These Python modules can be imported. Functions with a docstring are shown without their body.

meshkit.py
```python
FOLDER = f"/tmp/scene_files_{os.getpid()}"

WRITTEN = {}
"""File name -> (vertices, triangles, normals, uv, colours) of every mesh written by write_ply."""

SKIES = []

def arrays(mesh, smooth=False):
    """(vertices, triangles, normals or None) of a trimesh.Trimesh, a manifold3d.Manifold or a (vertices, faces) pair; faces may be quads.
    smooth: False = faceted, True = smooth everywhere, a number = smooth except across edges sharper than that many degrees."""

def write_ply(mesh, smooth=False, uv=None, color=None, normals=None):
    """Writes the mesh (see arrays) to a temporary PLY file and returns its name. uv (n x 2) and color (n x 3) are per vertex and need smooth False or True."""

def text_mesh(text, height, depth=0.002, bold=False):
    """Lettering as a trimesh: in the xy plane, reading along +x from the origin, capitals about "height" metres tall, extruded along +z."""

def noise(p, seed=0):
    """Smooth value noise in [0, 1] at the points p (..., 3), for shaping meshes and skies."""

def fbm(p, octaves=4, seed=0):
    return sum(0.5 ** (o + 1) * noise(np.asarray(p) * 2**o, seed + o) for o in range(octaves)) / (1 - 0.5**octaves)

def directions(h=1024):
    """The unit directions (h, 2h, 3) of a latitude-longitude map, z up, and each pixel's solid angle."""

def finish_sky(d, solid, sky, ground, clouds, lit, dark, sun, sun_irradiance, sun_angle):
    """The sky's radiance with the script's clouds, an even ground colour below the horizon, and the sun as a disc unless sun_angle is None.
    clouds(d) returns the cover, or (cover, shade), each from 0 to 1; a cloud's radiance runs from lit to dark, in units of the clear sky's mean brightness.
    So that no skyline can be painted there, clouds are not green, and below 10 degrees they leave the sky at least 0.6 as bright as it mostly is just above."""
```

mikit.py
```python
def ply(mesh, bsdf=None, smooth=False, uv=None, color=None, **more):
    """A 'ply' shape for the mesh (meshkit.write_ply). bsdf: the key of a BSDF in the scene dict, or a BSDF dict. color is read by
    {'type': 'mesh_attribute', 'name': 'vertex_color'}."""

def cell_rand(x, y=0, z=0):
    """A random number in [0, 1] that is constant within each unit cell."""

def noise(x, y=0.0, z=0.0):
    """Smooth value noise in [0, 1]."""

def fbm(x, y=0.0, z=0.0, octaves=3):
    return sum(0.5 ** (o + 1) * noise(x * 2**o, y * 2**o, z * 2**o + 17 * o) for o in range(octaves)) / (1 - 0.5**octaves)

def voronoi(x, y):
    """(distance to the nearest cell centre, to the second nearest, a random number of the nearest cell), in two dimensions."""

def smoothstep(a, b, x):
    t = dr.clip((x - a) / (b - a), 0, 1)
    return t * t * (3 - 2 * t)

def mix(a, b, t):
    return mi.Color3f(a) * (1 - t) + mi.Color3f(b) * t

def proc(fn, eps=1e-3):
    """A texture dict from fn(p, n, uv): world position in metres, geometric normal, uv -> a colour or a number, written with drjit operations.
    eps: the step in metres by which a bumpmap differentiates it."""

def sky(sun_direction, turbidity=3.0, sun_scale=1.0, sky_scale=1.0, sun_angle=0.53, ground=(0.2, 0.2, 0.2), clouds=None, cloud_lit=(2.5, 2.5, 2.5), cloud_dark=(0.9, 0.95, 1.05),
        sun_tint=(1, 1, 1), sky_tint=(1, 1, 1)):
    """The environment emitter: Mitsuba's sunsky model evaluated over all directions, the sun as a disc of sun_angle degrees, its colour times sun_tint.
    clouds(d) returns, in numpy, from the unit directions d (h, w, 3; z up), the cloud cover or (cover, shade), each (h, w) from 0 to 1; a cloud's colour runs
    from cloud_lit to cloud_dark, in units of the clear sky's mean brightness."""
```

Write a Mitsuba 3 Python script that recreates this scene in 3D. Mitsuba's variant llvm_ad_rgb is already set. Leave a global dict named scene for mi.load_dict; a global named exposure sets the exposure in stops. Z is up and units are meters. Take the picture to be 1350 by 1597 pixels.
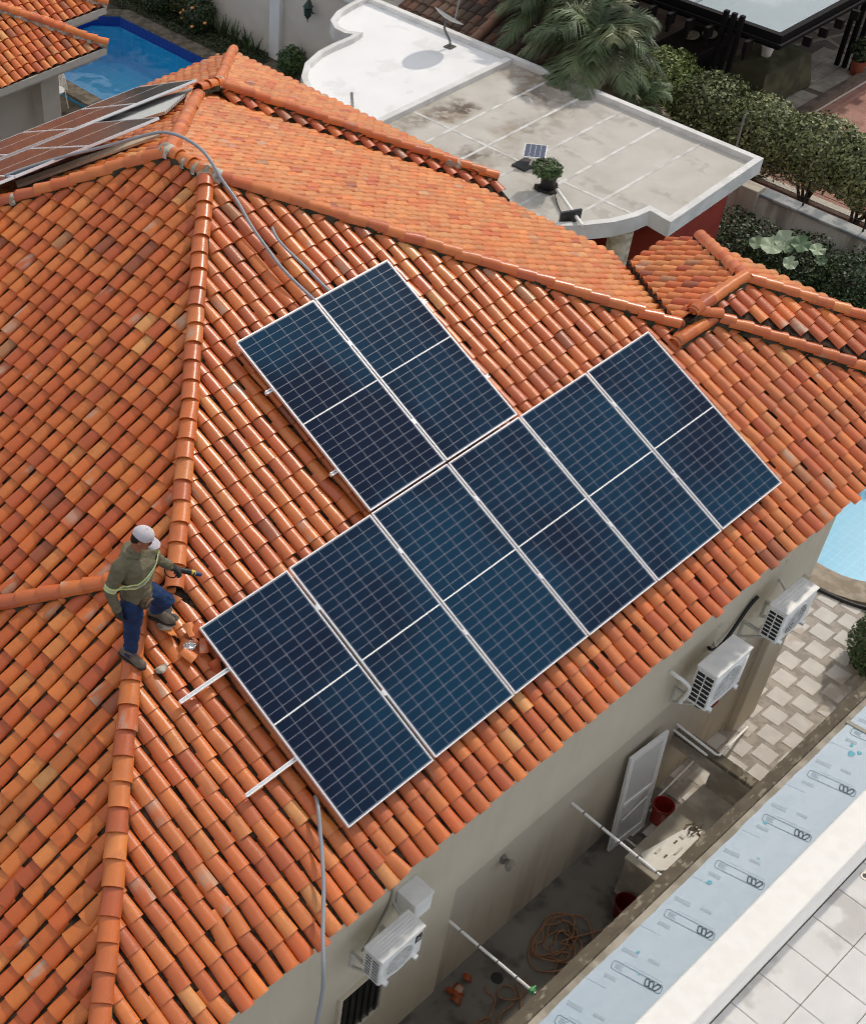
import math, random
import numpy as np, trimesh, shapely
from shapely.geometry import Polygon, Point, LineString, box as sbox
import manifold3d as m3
import drjit as dr
import mitsuba as mi
import mikit, meshkit
from mikit import noise, fbm, voronoi, smoothstep, mix, cell_rand, proc

T4 = mi.ScalarTransform4f
scene, labels = {}, {}
rng = np.random.default_rng(7)
random.seed(7)

# ---------------------------------------------------------------- camera, sky, exposure
CAM_R = [[0.769238, -0.637977, -0.035468],
         [-0.463040, -0.518339, -0.718971],
         [0.440302, 0.569483, -0.694135]]          # rows: right, down, forward
CAM_C = [-5.5140, -4.4915, 15.6834]
FOCAL, PPX, PPY, PW, PH = 2130.83, 243.10, 808.36, 1350.0, 1597.0
R_ = np.array(CAM_R)
M = np.eye(4); M[:3, 0] = -R_[0]; M[:3, 1] = -R_[1]; M[:3, 2] = R_[2]; M[:3, 3] = CAM_C
scene['camera'] = {'type': 'perspective', 'fov_axis': 'x', 'fov': math.degrees(2 * math.atan(PW / 2 / FOCAL)),
                   'principal_point_offset_x': -(PPX - PW / 2) / PW, 'principal_point_offset_y': -(PPY - PH / 2) / PH,
                   'near_clip': 0.1, 'far_clip': 500.0, 'to_world': T4(M.tolist())}
exposure = 1.55
def cloud_cover(d):
    e = np.clip(d[..., 2], 0.02, 1)
    return 0.35 + 0.55 * np.clip((meshkit.fbm(np.stack([d[..., 0] / e, d[..., 1] / e, d[..., 2] * 0 + 3], -1) * 0.7, 4) - 0.38) * 3.2, 0, 1)
scene['sky_light'] = mikit.sky((1.14, 0.10, 1.0), turbidity=3.5, clouds=cloud_cover, cloud_lit=(3.0, 2.98, 2.95), sun_scale=0.55, sun_angle=1.2, sun_tint=(0.90, 1.0, 1.20))

# ---------------------------------------------------------------- helpers
def lin(r, g, b):
    c = np.array([r, g, b]) / 255.0
    return np.where(c < 0.04045, c / 12.92, ((c + 0.055) / 1.055) ** 2.4).tolist()
used = {}
def num(key):
    if key not in used:
        used[key] = 0
        return key
    used[key] += 1
    return '%s_%03d' % (key, used[key])
def tag(key, label=None, cat=None, group=None, kind=None):
    d = {k: v for k, v in (('label', label), ('category', cat), ('group', group), ('kind', kind)) if v}
    if d: labels[key] = d
    return key
def thing(name, label, cat, group=None):
    return tag(num(name), label, cat, group)
def obj(name, mesh, bsdf, parent=None, smooth=False, color=None, label=None, cat=None, group=None, kind=None):
    key = num(parent + '__' + name if parent else name)
    if color is not None:
        if not isinstance(mesh, tuple): mesh = (np.array(mesh.vertices), np.array(mesh.faces))
        color = np.asarray(color, float)
        if color.ndim == 1: color = np.tile(color, (len(mesh[0]), 1))
        smooth = bool(smooth)
    scene[key] = mikit.ply(mesh, bsdf, smooth=smooth, color=color)
    return tag(key, label, cat, group, kind)
def struct(name, mesh, bsdf, smooth=False, **k):
    return obj(name, mesh, bsdf, None, smooth, kind='structure', **k)
def unit(v):
    v = np.asarray(v, float)
    return v / np.linalg.norm(v)
def cat(ms):
    return trimesh.util.concatenate([trimesh.Trimesh(m[0], m[1], process=False) if isinstance(m, tuple) else m for m in ms])
def bx(x0, x1, y0, y1, z0, z1, c=0.0):
    """A box, its edges chamfered by c."""
    if c <= 0:
        m = trimesh.creation.box([x1 - x0, y1 - y0, z1 - z0]); m.apply_translation([(x0 + x1) / 2, (y0 + y1) / 2, (z0 + z1) / 2])
        return m
    p = []
    for X, sx in ((x0, 1), (x1, -1)):
        for Y, sy in ((y0, 1), (y1, -1)):
            for Z, sz in ((z0, 1), (z1, -1)):
                p += [[X + sx * c, Y + sy * c, Z], [X + sx * c, Y, Z + sz * c], [X, Y + sy * c, Z + sz * c]]
    return trimesh.Trimesh(*hull(p), process=False)
def hull(p):
    m = m3.Manifold.hull_points(np.asarray(p, np.float32)).to_mesh()
    return np.array(m.vert_properties[:, :3]), np.array(m.tri_verts)
def frame(mesh, o, a, b, n):
    """Places a mesh: its x, y, z axes along a, b, n, its origin at o."""
    m = mesh.copy(); m.vertices = np.asarray(o) + m.vertices @ np.array([a, b, n], float)
    if np.linalg.det(np.array([a, b, n], float)) < 0: m.invert()
    return m
def tube(pts, r, sides=8, closed_ends=True):
    p = np.asarray(pts, float); n = len(p)
    t = np.gradient(p, axis=0); t /= np.linalg.norm(t, axis=1, keepdims=True) + 1e-12
    a = np.cross(t[0], [0, 0, 1.0] if abs(t[0][2]) < 0.9 else [1.0, 0, 0]); a /= np.linalg.norm(a)
    A = []
    for k in range(n):
        a = a - t[k] * (a @ t[k]); a /= np.linalg.norm(a); A.append(a)
    A = np.array(A); B = np.cross(t, A)
    ang = np.arange(sides) * 2 * np.pi / sides
    rr = np.broadcast_to(r, (n,))
    v = p[:, None] + rr[:, None, None] * (np.cos(ang)[None, :, None] * A[:, None] + np.sin(ang)[None, :, None] * B[:, None])
    i, j = np.meshgrid(np.arange(n - 1), np.arange(sides), indexing='ij')
    q = np.stack([i * sides + j, i * sides + (j + 1) % sides, (i + 1) * sides + (j + 1) % sides, (i + 1) * sides + j], -1).reshape(-1, 4)
    f = np.vstack([q[:, [0, 1, 2]], q[:, [0, 2, 3]]])
    v = v.reshape(-1, 3)
    if closed_ends:
        e = len(v); v = np.vstack([v, p[0], p[-1]])
        k = np.arange(sides)
        f = np.vstack([f, np.stack([(k + 1) % sides, k, k * 0 + e], 1), np.stack([(n - 1) * sides + k, (n - 1) * sides + (k + 1) % sides, k * 0 + e + 1], 1)])
    return trimesh.Trimesh(v, f, process=False)
def curve(pts, n=24):
    """A smooth path through the points."""
    from scipy.interpolate import CubicSpline
    p = np.asarray(pts, float); d = np.r_[0, np.cumsum(np.linalg.norm(np.diff(p, axis=0), axis=1))]
    return CubicSpline(d, p)(np.linspace(0, d[-1], n))
def lathe(profile, sections=24):
    """profile: (radius, z) pairs from bottom to top."""
    return trimesh.creation.revolve(np.asarray(profile, float), sections=sections)
def prism(poly, z0, z1):
    if hasattr(poly, 'geoms'): return cat([prism(g, z0, z1) for g in poly.geoms if g.geom_type == 'Polygon' and g.area > 1e-6])
    m = trimesh.creation.extrude_polygon(poly, z1 - z0, engine='earcut'); m.apply_translation([0, 0, z0])
    return m
def sheet(poly, z, step=None):
    v, f = trimesh.creation.triangulate_polygon(poly, engine='earcut')
    m = trimesh.Trimesh(np.c_[v, np.full(len(v), z)], f, process=False)
    if m.face_normals[0][2] < 0: m.invert()
    return m
def project(p):
    c = (np.atleast_2d(p) - CAM_C) @ R_.T
    return np.c_[PPX + FOCAL * c[:, 0] / c[:, 2], PPY + FOCAL * c[:, 1] / c[:, 2]]

# ---------------------------------------------------------------- materials
def rgb(c): return {'type': 'rgb', 'value': [float(x) for x in c]}
def two(b): return {'type': 'twosided', 'bsdf': b}
def principled(color, rough=0.6, metal=0.0, spec=0.5, **k):
    return {'type': 'principled', 'base_color': color if isinstance(color, dict) else rgb(color), 'roughness': rough if isinstance(rough, dict) else float(rough),
            'metallic': float(metal), 'specular': float(spec), **k}
VC = {'type': 'mesh_attribute', 'name': 'vertex_color'}
def mat(name, color, rough=0.6, metal=0.0, spec=0.5, bump=None, **k):
    b = principled(color, rough, metal, spec, **k)
    if bump is not None: b = {'type': 'bumpmap', 'bumptex': proc(bump[0], eps=bump[2] if len(bump) > 2 else 2e-3), 'scale': bump[1], 'bsdf': b}
    scene['m_' + name] = two(b)
    return 'm_' + name
def two_tone(c1, c2, s, octaves=4, lo=0.35, hi=0.65):
    return lambda p, n, uv: mix(c1, c2, smoothstep(lo, hi, fbm(p.x * s, p.y * s, p.z * s, octaves)))
FINE = lambda p, n, uv: fbm(p.x * 60, p.y * 60, p.z * 60, 3)
ROUGHN = lambda p, n, uv: fbm(p.x * 18, p.y * 18, p.z * 18, 4)
# terracotta: the clay's own tone comes with each tile; weathering and lime stains over it
AGE = lambda p, n, uv: 0.26 * smoothstep(0.54, 0.76, fbm(p.x * 9, p.y * 9, p.z * 9, 4)) + 0.30 * smoothstep(0.48, 0.72, fbm(p.x * 0.8, p.y * 0.8, p.z * 0.8 + 3, 4)) * fbm(p.x * 24, p.y * 24, p.z * 24, 3)
scene['m_tile'] = two({'type': 'blendbsdf', 'weight': proc(AGE), 'a': principled(VC, 0.42, spec=0.5), 'b': principled(lin(140, 76, 46), 0.6)})
scene['m_tile_gloss'] = two({'type': 'blendbsdf', 'weight': proc(lambda p, n, uv: AGE(p, n, uv) + 0.35 * smoothstep(0.35, 0.65, fbm(p.x * 3.1, p.y * 3.1, p.z * 3.1 + 9, 3))), 'a': principled(VC, 0.30, spec=0.6, clearcoat=0.15, clearcoat_gloss=0.8), 'b': principled(lin(172, 96, 58), 0.55)})
mat('bed', proc(two_tone((0.045, 0.030, 0.022), (0.20, 0.15, 0.11), 16)), 0.95, spec=0.2)
mat('deck', proc(two_tone((0.022, 0.015, 0.011), (0.095, 0.060, 0.042), 14)), 0.95, spec=0.2)
mat('mortar', proc(two_tone((0.24, 0.20, 0.16), (0.50, 0.46, 0.40), 16)), 0.9, spec=0.2, bump=(ROUGHN, 0.012))
DRIP = lambda p, n, uv: smoothstep(0.45, 0.72, fbm(p.x * 5.0 + p.y * 5.0, p.z * 0.45, 2.0, 5))
mat('plaster', proc(lambda p, n, uv: mix(mix(lin(190, 181, 162), lin(198, 189, 171), fbm(p.x * 1.6, p.y * 1.6, p.z * 1.6, 4)), lin(182, 170, 148), 0.16 * DRIP(p, n, uv))), 0.85, spec=0.25, bump=(FINE, 0.0012))
mat('plaster_low', proc(lambda p, n, uv: mix(mix(lin(166, 157, 141), lin(186, 177, 161), fbm(p.x * 1.1, p.y * 1.1, p.z * 1.1, 4)), lin(128, 119, 105), 0.45 * DRIP(p, n, uv) * smoothstep(2.4, 0.2, p.z + 0.8 * fbm(p.x * 2.0, 0.0, 0.0, 3)))), 0.85, spec=0.25, bump=(FINE, 0.0012))
mat('cell', proc(lambda p, n, uv: mix((0.004, 0.012, 0.034), (0.005, 0.034, 0.074), smoothstep(0.35, 0.70, fbm(p.x * 0.75 + 2, p.y * 0.75 + 5, 3.0, 4)))), 0.16, spec=0.12)
mat('cell_old', (0.042, 0.037, 0.035), 0.16, spec=0.5)
mat('backsheet', (0.19, 0.20, 0.24), 0.35)
mat('alu', (0.90, 0.90, 0.91), 0.32, metal=0.55)
mat('alu_side', (0.62, 0.62, 0.64), 0.38, metal=0.8)
mat('vc_matte', VC, 0.85, spec=0.25)
mat('vc_satin', VC, 0.45, spec=0.5)
mat('vc_leaf', VC, 0.5, spec=0.45)
mat('white', (0.80, 0.79, 0.77), 0.6)
mat('plastic_white', proc(two_tone((0.74, 0.74, 0.73), (0.82, 0.82, 0.80), 7)), 0.42)
mat('black', (0.012, 0.012, 0.013), 0.5)
mat('hose', (0.30, 0.32, 0.35), 0.4)
PLAIN = {}
def C(color, rough=0.7, metal=0.0):
    k = (tuple(np.round(color, 4)), rough, metal)
    if k not in PLAIN:
        PLAIN[k] = mat('plain_%d' % len(PLAIN), color, rough, metal)
    return PLAIN[k]

# ---------------------------------------------------------------- tiled roofs
PITCH = math.radians(26.0382)
TP, SP, CP = math.tan(PITCH), math.sin(PITCH), math.cos(PITCH)
COL, EXPO, TILE_L, TILE_H = 0.180, 0.235, 0.36, 0.050
CREST = 0.077                                                     # deck to the tiles' crests
DOWN = {'S': (0, -1), 'N': (0, 1), 'E': (1, 0), 'W': (-1, 0)}
CLAY = [lin(206, 116, 62), lin(200, 104, 54), lin(192, 94, 50), lin(180, 86, 52), lin(212, 130, 76), lin(150, 80, 56), lin(212, 148, 98), lin(168, 116, 88), lin(204, 130, 80), lin(196, 118, 70)]
CLAY = [(np.array(c) * [1.03, 1.02, 0.78]).tolist() for c in CLAY]
def barrel(L=TILE_L, r0=0.083, r1=0.070, h=TILE_H, seg=8, bow=0.0):
    """A barrel tile: x across, y up the slope from its lower end, z out of the roof; outer skin, lower rim and inner skin."""
    ys = np.array([0, 0.3, 0.65, 1.0]) * L
    a = np.radians(np.linspace(-90, 90, seg + 1))
    V, F = [], []
    def grid(rows):
        o = sum(len(x) for x in V); n = len(rows); w = len(rows[0])
        V.append(np.vstack(rows))
        for i in range(n - 1):
            for j in range(w - 1):
                k = o + i * w + j
                F.append([k, k + 1, k + w + 1]); F.append([k, k + w + 1, k + w])
    def arc(y, k, dz=0.0):
        r = r0 + (r1 - r0) * y / L
        lift = 0.027 * (1 - y / L) + bow * math.sin(math.pi * y / L)
        return np.c_[np.sin(a) * (r - k), np.full(seg + 1, y), np.cos(a) * (h * r / r0 - k) + lift]
    grid([arc(y, 0) for y in ys])
    grid([arc(0, 0.013), arc(0, 0)])
    grid([arc(L * 0.6, 0.013), arc(0, 0.013)])
    return np.vstack(V), np.array(F)
def clay(v, base, r, spread=0.10):
    n = meshkit.noise(v * 17 + r.integers(0, 99), 3)
    col = np.asarray(base) * (1 - spread + 2 * spread * n)[:, None]
    if r.random() < 0.07:                                         # a lime bloom or a chip with a shape of its own
        m = meshkit.noise(v * 11 + r.integers(0, 99), 5) > 0.68
        col[m] = col[m] * 0.35 + np.array([0.45, 0.36, 0.27]) * 0.65
    return col
class Face:
    def __init__(s, side, p, poly, eave, opened=(), pal=None, loose=1.0, skip=None, gloss=False):
        s.gloss = gloss
        s.side, s.p, s.poly, s.eave, s.opened, s.loose, s.skip = side, np.array(p, float), Polygon(poly), eave, opened, loose, skip
        s.pts = [tuple(q) for q in poly]
        d = np.array(DOWN[side], float); s.d = d
        s.n = np.array([d[0] * SP, d[1] * SP, CP]); s.up = np.array([-d[0] * CP, -d[1] * CP, SP]); s.a = np.cross(s.up, s.n)
        s.pal = pal or [0.26, 0.27, 0.20, 0.13, 0.07, 0.04, 0.02, 0.01]
    def z(s, x, y):
        return s.p[2] - TP * ((x - s.p[0]) * s.d[0] + (y - s.p[1]) * s.d[1])
    def deck(s):
        m = trimesh.creation.extrude_polygon(s.poly, 0.06, engine='earcut')
        m.vertices[:, 2] += s.z(m.vertices[:, 0], m.vertices[:, 1]) - CREST / CP - 0.06
        return m
    def tiles(s, r):
        a2 = s.a[:2]; out = []
        xy = np.array(s.pts); ac = xy @ a2; dd = xy @ s.d
        edges = [LineString([s.pts[i], s.pts[(i + 1) % len(s.pts)]]) for i in range(len(s.pts))]
        for i in range(int(math.floor(ac.min() / COL)), int(math.ceil(ac.max() / COL)) + 1):
            shift = r.normal(0, 0.012)
            for j in range(int((s.eave - dd.min()) / (EXPO * CP)) + 2):
                q = (i + 0.5) * COL + r.normal(0, 0.003 * s.loose); w = j * EXPO + shift + r.normal(0, 0.005)
                yaw = r.normal(0, 0.018 * s.loose); roll = r.normal(0, 0.05 * s.loose); lift = abs(r.normal(0, 0.004)) * s.loose
                L = TILE_L * r.uniform(0.96, 1.03); wid = r.uniform(0.975, 1.035); tone = r.choice(len(s.pal), p=s.pal); bright = r.normal(0.97, 0.03 + 0.02 * s.loose); seed = int(r.integers(1 << 30)); odd = r.random()
                o2 = s.d * (s.eave - w * CP) + a2 * q
                mid = o2 - s.d * (EXPO * 0.5 * CP)
                if not s.poly.buffer(0.10).contains(Point(mid)): continue
                o = np.array([o2[0], o2[1], s.z(*o2)]) - s.n * CREST + s.n * (lift if j else 0)
                px = project(o)[0]
                if not (-170 < px[0] < 1520 and -170 < px[1] < 1760): continue
                if s.skip and s.skip(o2): continue
                if odd < 0.012 * s.loose: yaw += r.normal(0, 0.09); w += 0.03
                v, f = barrel(L, 0.0805 * wid, 0.069 * wid, TILE_H * r.uniform(0.94, 1.08))
                cy, sy, cr, sr = math.cos(yaw), math.sin(yaw), math.cos(roll), math.sin(roll)
                v = v @ np.array([[cr, 0, -sr], [0, 1, 0], [sr, 0, cr]]).T @ np.array([[cy, -sy, 0], [sy, cy, 0], [0, 0, 1]]).T
                v = o + v @ np.array([s.a, s.up, s.n])
                foot = LineString([o2, o2 - s.d * L * CP]).buffer(0.085, cap_style=2)
                if not s.poly.contains(foot):
                    if not foot.intersects(s.poly): continue
                    if not s.poly.contains(Point(mid)) and not any(g.intersects(foot) for g in edges): continue
                    for e, g in enumerate(edges):
                        if e in s.opened or not g.intersects(foot): continue
                        (x0, y0), (x1, y1) = g.coords
                        nn = np.array([-(y1 - y0), x1 - x0, 0.0]); nn /= np.linalg.norm(nn)
                        if s.poly.exterior.is_ccw is False: nn = -nn
                        res = trimesh.intersections.slice_faces_plane(v, f, nn, np.array([x0, y0, 0]) - nn * 0.012)
                        v, f = res[0], res[1]
                        if len(f) == 0: break
                    if len(f) < 4: continue
                rr = np.random.default_rng(seed)
                out.append(((v, f), clay(v, np.array(CLAY[tone]) * bright, rr), o + s.up * 0.12 + s.n * 0.08, 'm_tile_gloss' if s.gloss else 'm_tile'))
        return out
def caps(p0, p1, n, r, rad=0.098, skip=None, pal=(0.4, 0.3, 0.15, 0.1, 0.05)):
    """Ridge caps laid from the lower end p1 up to p0."""
    p0, p1 = np.array(p0, float), np.array(p1, float); u = unit(p0 - p1); n = unit(np.array(n) - u * np.dot(n, u)); a = np.cross(u, n)
    out = []; L = np.linalg.norm(p0 - p1)
    k = 0
    while k * EXPO < L - 0.05:
        o = p1 + u * (k * EXPO + r.normal(0, 0.006)) + a * r.normal(0, 0.005) - n * 0.035
        v, f = barrel(min(0.31, L - k * EXPO + 0.05), rad, rad * 0.88, 0.088, seg=10)
        yaw = r.normal(0, 0.025); cy, sy = math.cos(yaw), math.sin(yaw)
        v = v @ np.array([[cy, -sy, 0], [sy, cy, 0], [0, 0, 1]]).T
        v = o + v @ np.array([a, u, n])
        tone = r.choice(5, p=pal)
        if not (skip and skip(o)):
            out.append(((v, f), clay(v, np.array(CLAY[tone]) * r.normal(1.0, 0.05), r, 0.07), o))
        k += 1
    return out
def bedding(p0, p1, n, r, w=0.085, drop=0.10):
    """The mortar bed under a row of caps: a rough ridge."""
    p0, p1 = np.array(p0, float), np.array(p1, float); u = unit(p0 - p1); n = unit(np.array(n) - u * np.dot(n, u)); a = np.cross(u, n)
    m = max(2, int(np.linalg.norm(p0 - p1) / 0.06)); rows = []
    for t in np.linspace(0, 1, m):
        c = p1 + (p0 - p1) * t
        k = w * r.uniform(0.8, 1.25, 2)
        rows.append([c - a * k[0] - n * drop, c - a * k[0] * 0.8 - n * 0.012, c + n * 0.02, c + a * k[1] * 0.8 - n * 0.012, c + a * k[1] - n * drop])
    v = np.array(rows).reshape(-1, 3); f = []
    for i in range(m - 1):
        for j in range(4):
            k = i * 5 + j; f += [[k, k + 1, k + 6], [k, k + 6, k + 5]]
    return v, np.array(f)
def joined(found):
    v, f, c, at = [], [], [], 0
    for (vv, ff), cc, *_ in found:
        v.append(vv); f.append(ff + at); c.append(cc); at += len(vv)
    return (np.vstack(v), np.vstack(f)), np.vstack(c)
def lay(holder, found, name, most, hidden=None, kinds='m_tile'):
    """The tiles of one roof: the most that show largest as parts, the rest as one part."""
    def size(t):
        px = project(t[0][0]); c = project(t[2])[0]
        if not (-5 < c[0] < PW + 5 and -5 < c[1] < PH + 5) or (hidden and hidden(t[2])): return 0.0
        return np.ptp(px[:, 0]) * np.ptp(px[:, 1])
    s = np.array([size(t) for t in found]); order = np.argsort(-s, kind='stable')
    for k in order[:most]:
        obj(name, found[k][0], found[k][3] if len(found[k]) > 3 else kinds, holder, True, found[k][1])
    rest = [found[k] for k in order[most:]]
    for kk in ('m_tile', 'm_tile_gloss'):
        some = [t for t in rest if (t[3] if len(t) > 3 else kinds) == kk]
        if some:
            m, c = joined(some)
            obj(name + 's', m, kk, holder, True, c, label='the smaller and farther clay tiles', kind='stuff')

# ---------------------------------------------------------------- the main house: roof
rt = np.random.default_rng(11)
house = thing('house', 'house with the big orange barrel tile hip roof carrying the solar panels', 'house')
roof = num(house + '__roof')
A = np.array([3.55, 5.98, 7.755]); A2 = np.array([3.55, 6.64, 7.755])
EV_S, EV_W, EV_E = 0.53, 3.48, 9.85                                # eaves, as distances along each face's fall
zS = lambda y: 4.833 + TP * y
LOW = 0.23                                                          # the lower west part stands a tile's thickness higher
J = (-0.105, 2.795)
B = np.array([7.22, 9.93, 6.16])                                   # where the raised north east part starts
K1 = np.array([7.72, 1.97, 5.96]); K2 = np.array([8.76, 1.97, 5.96])  # raised east wing ridge
EAST = 10.15
S_poly = [(A[0], A[1]), (0.05, 2.48), (J[0], J[1]), (-3.36, -0.46), (10.5, -0.46), (8.06, 1.84), (7.5, 1.95), (7.55, 1.98)]
F_S = Face('S', [0, 0, 4.833], S_poly, EV_S, opened=(3,), pal=[0.30, 0.32, 0.20, 0.10, 0.04, 0.02, 0.012, 0.008], loose=1.6, gloss=True)
F_W = Face('W', A, [tuple(A[:2]), tuple(A2[:2]), (-3.48, 13.67), (-3.48, 6.17), J, (0.05, 2.48)], EV_W, opened=(2,), pal=[0.32, 0.32, 0.20, 0.12, 0.02, 0.014, 0.003, 0.003])
F_W2 = Face('W', A + [0, 0, LOW], [J, (-3.48, 6.17), (-3.48, -0.50)], EV_W, opened=(1,), pal=[0.33, 0.31, 0.20, 0.11, 0.03, 0.014, 0.003, 0.003])
F_E = Face('E', A, [tuple(A[:2]), (7.49, 2.04), (9.85, 4.45), (9.85, 7.6), (7.0, 10.3), tuple(A2[:2])], EV_E, opened=(2,), pal=[0.20, 0.06, 0.03, 0.02, 0.10, 0.003, 0.012, 0.005, 0.34, 0.23], loose=0.7)
F_N = Face('N', A2, [tuple(A2[:2]), (10.2, 13.29), (-3.1, 13.29)], 13.29, opened=(1,), pal=[0.22, 0.14, 0.08, 0.06, 0.10, 0.01, 0.01, 0.01, 0.17, 0.20])
DZ2 = 0.2
F_E2 = Face('E', A + [0, 0, DZ2], [(B[0], B[1]), (10.2, 6.83), (10.2, 12.91)], 10.2, opened=(1,), pal=[0.20, 0.06, 0.03, 0.02, 0.10, 0.003, 0.012, 0.005, 0.34, 0.23], loose=0.7)
F_N2 = Face('N', [B[0], B[1], B[2]], [(B[0], B[1]), (10.2, 12.91), (7.3, 12.91), (6.4, 10.9)], 12.91, opened=(1, 2), pal=[0.22, 0.14, 0.08, 0.06, 0.10, 0.01, 0.01, 0.01, 0.17, 0.20])
F_S2 = Face('S', [B[0], B[1], B[2]], [(B[0], B[1]), (B[0], B[1] - 0.28), (10.2, 6.55), (10.2, 6.83)], 0.0, opened=(1,), loose=1.5)
# this strip's lower edge runs aslant, along the hip: each column gets its own eave
def slanted(F, line, r, length):
    out = []; a2 = F.a[:2]
    xs = np.array(F.pts)[:, 0]
    for i in range(int(xs.min() / COL), int(xs.max() / COL) + 1):
        x = (i + 0.5) * COL
        for k in range(2):
            y = line(x) + k * EXPO * CP - 0.03
            o2 = np.array([x + r.normal(0, 0.004), y])
            if not F.poly.buffer(0.1).contains(Point(x, y + 0.06)): continue
            o = np.array([o2[0], o2[1], F.z(*o2)]) - F.n * (CREST - 0.01 * k)
            v, f = barrel(length * (0.8 if k else 1), 0.086, 0.076)
            yaw = r.normal(0, 0.03); cy, sy = math.cos(yaw), math.sin(yaw)
            v = o + v @ np.array([[cy, -sy, 0], [sy, cy, 0], [0, 0, 1]]).T @ np.array([F.a, F.up, F.n])
            out.append(((v, f), clay(v, np.array(CLAY[r.choice([1, 2, 3, 3, 5])]) * r.normal(0.95, 0.06), r), o))
    return out
F_WN = Face('N', K1, [(7.49, 2.04), (7.72, 1.97), (8.76, 1.97), (EAST, 3.36), (EAST, 3.80), (9.45, 3.95)], 3.86, opened=(4,), pal=[0.22, 0.14, 0.08, 0.06, 0.10, 0.01, 0.01, 0.01, 0.17, 0.20])
F_WE = Face('E', K2, [(8.76, 1.97), (EAST, 0.58), (EAST, 3.36)], EAST, opened=(1,), pal=[0.20, 0.06, 0.03, 0.02, 0.10, 0.003, 0.012, 0.005, 0.34, 0.23], loose=0.7)
F_WS = Face('S', K1, [(7.80, 1.97), (8.0, 1.84), (8.16, 1.80), (EAST, -0.20), (EAST, 0.58), (8.76, 1.97)], 0.35, opened=(2,), loose=1.3)
F_WE1 = Face('E', [8.06, 1.84, zS(1.84)], [(8.06, 1.84), (10.5, -0.47), (10.5, 1.84)], 10.5, opened=(1,))
DECKS = [F_S, F_W, F_W2, F_E, F_N, F_E2, F_N2, F_S2, F_WN, F_WE, F_WS, F_WE1]
obj('deck', cat([F.deck() for F in DECKS]), 'm_deck', roof, label='dark mortar and boarding under the clay tiles')
found = []
for F in (F_S, F_W, F_W2, F_E, F_N, F_E2, F_N2, F_WN, F_WE):
    found += F.tiles(rt)
found += slanted(F_S2, lambda x: B[1] - (x - B[0]) - 0.28, rt, 0.34)
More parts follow.
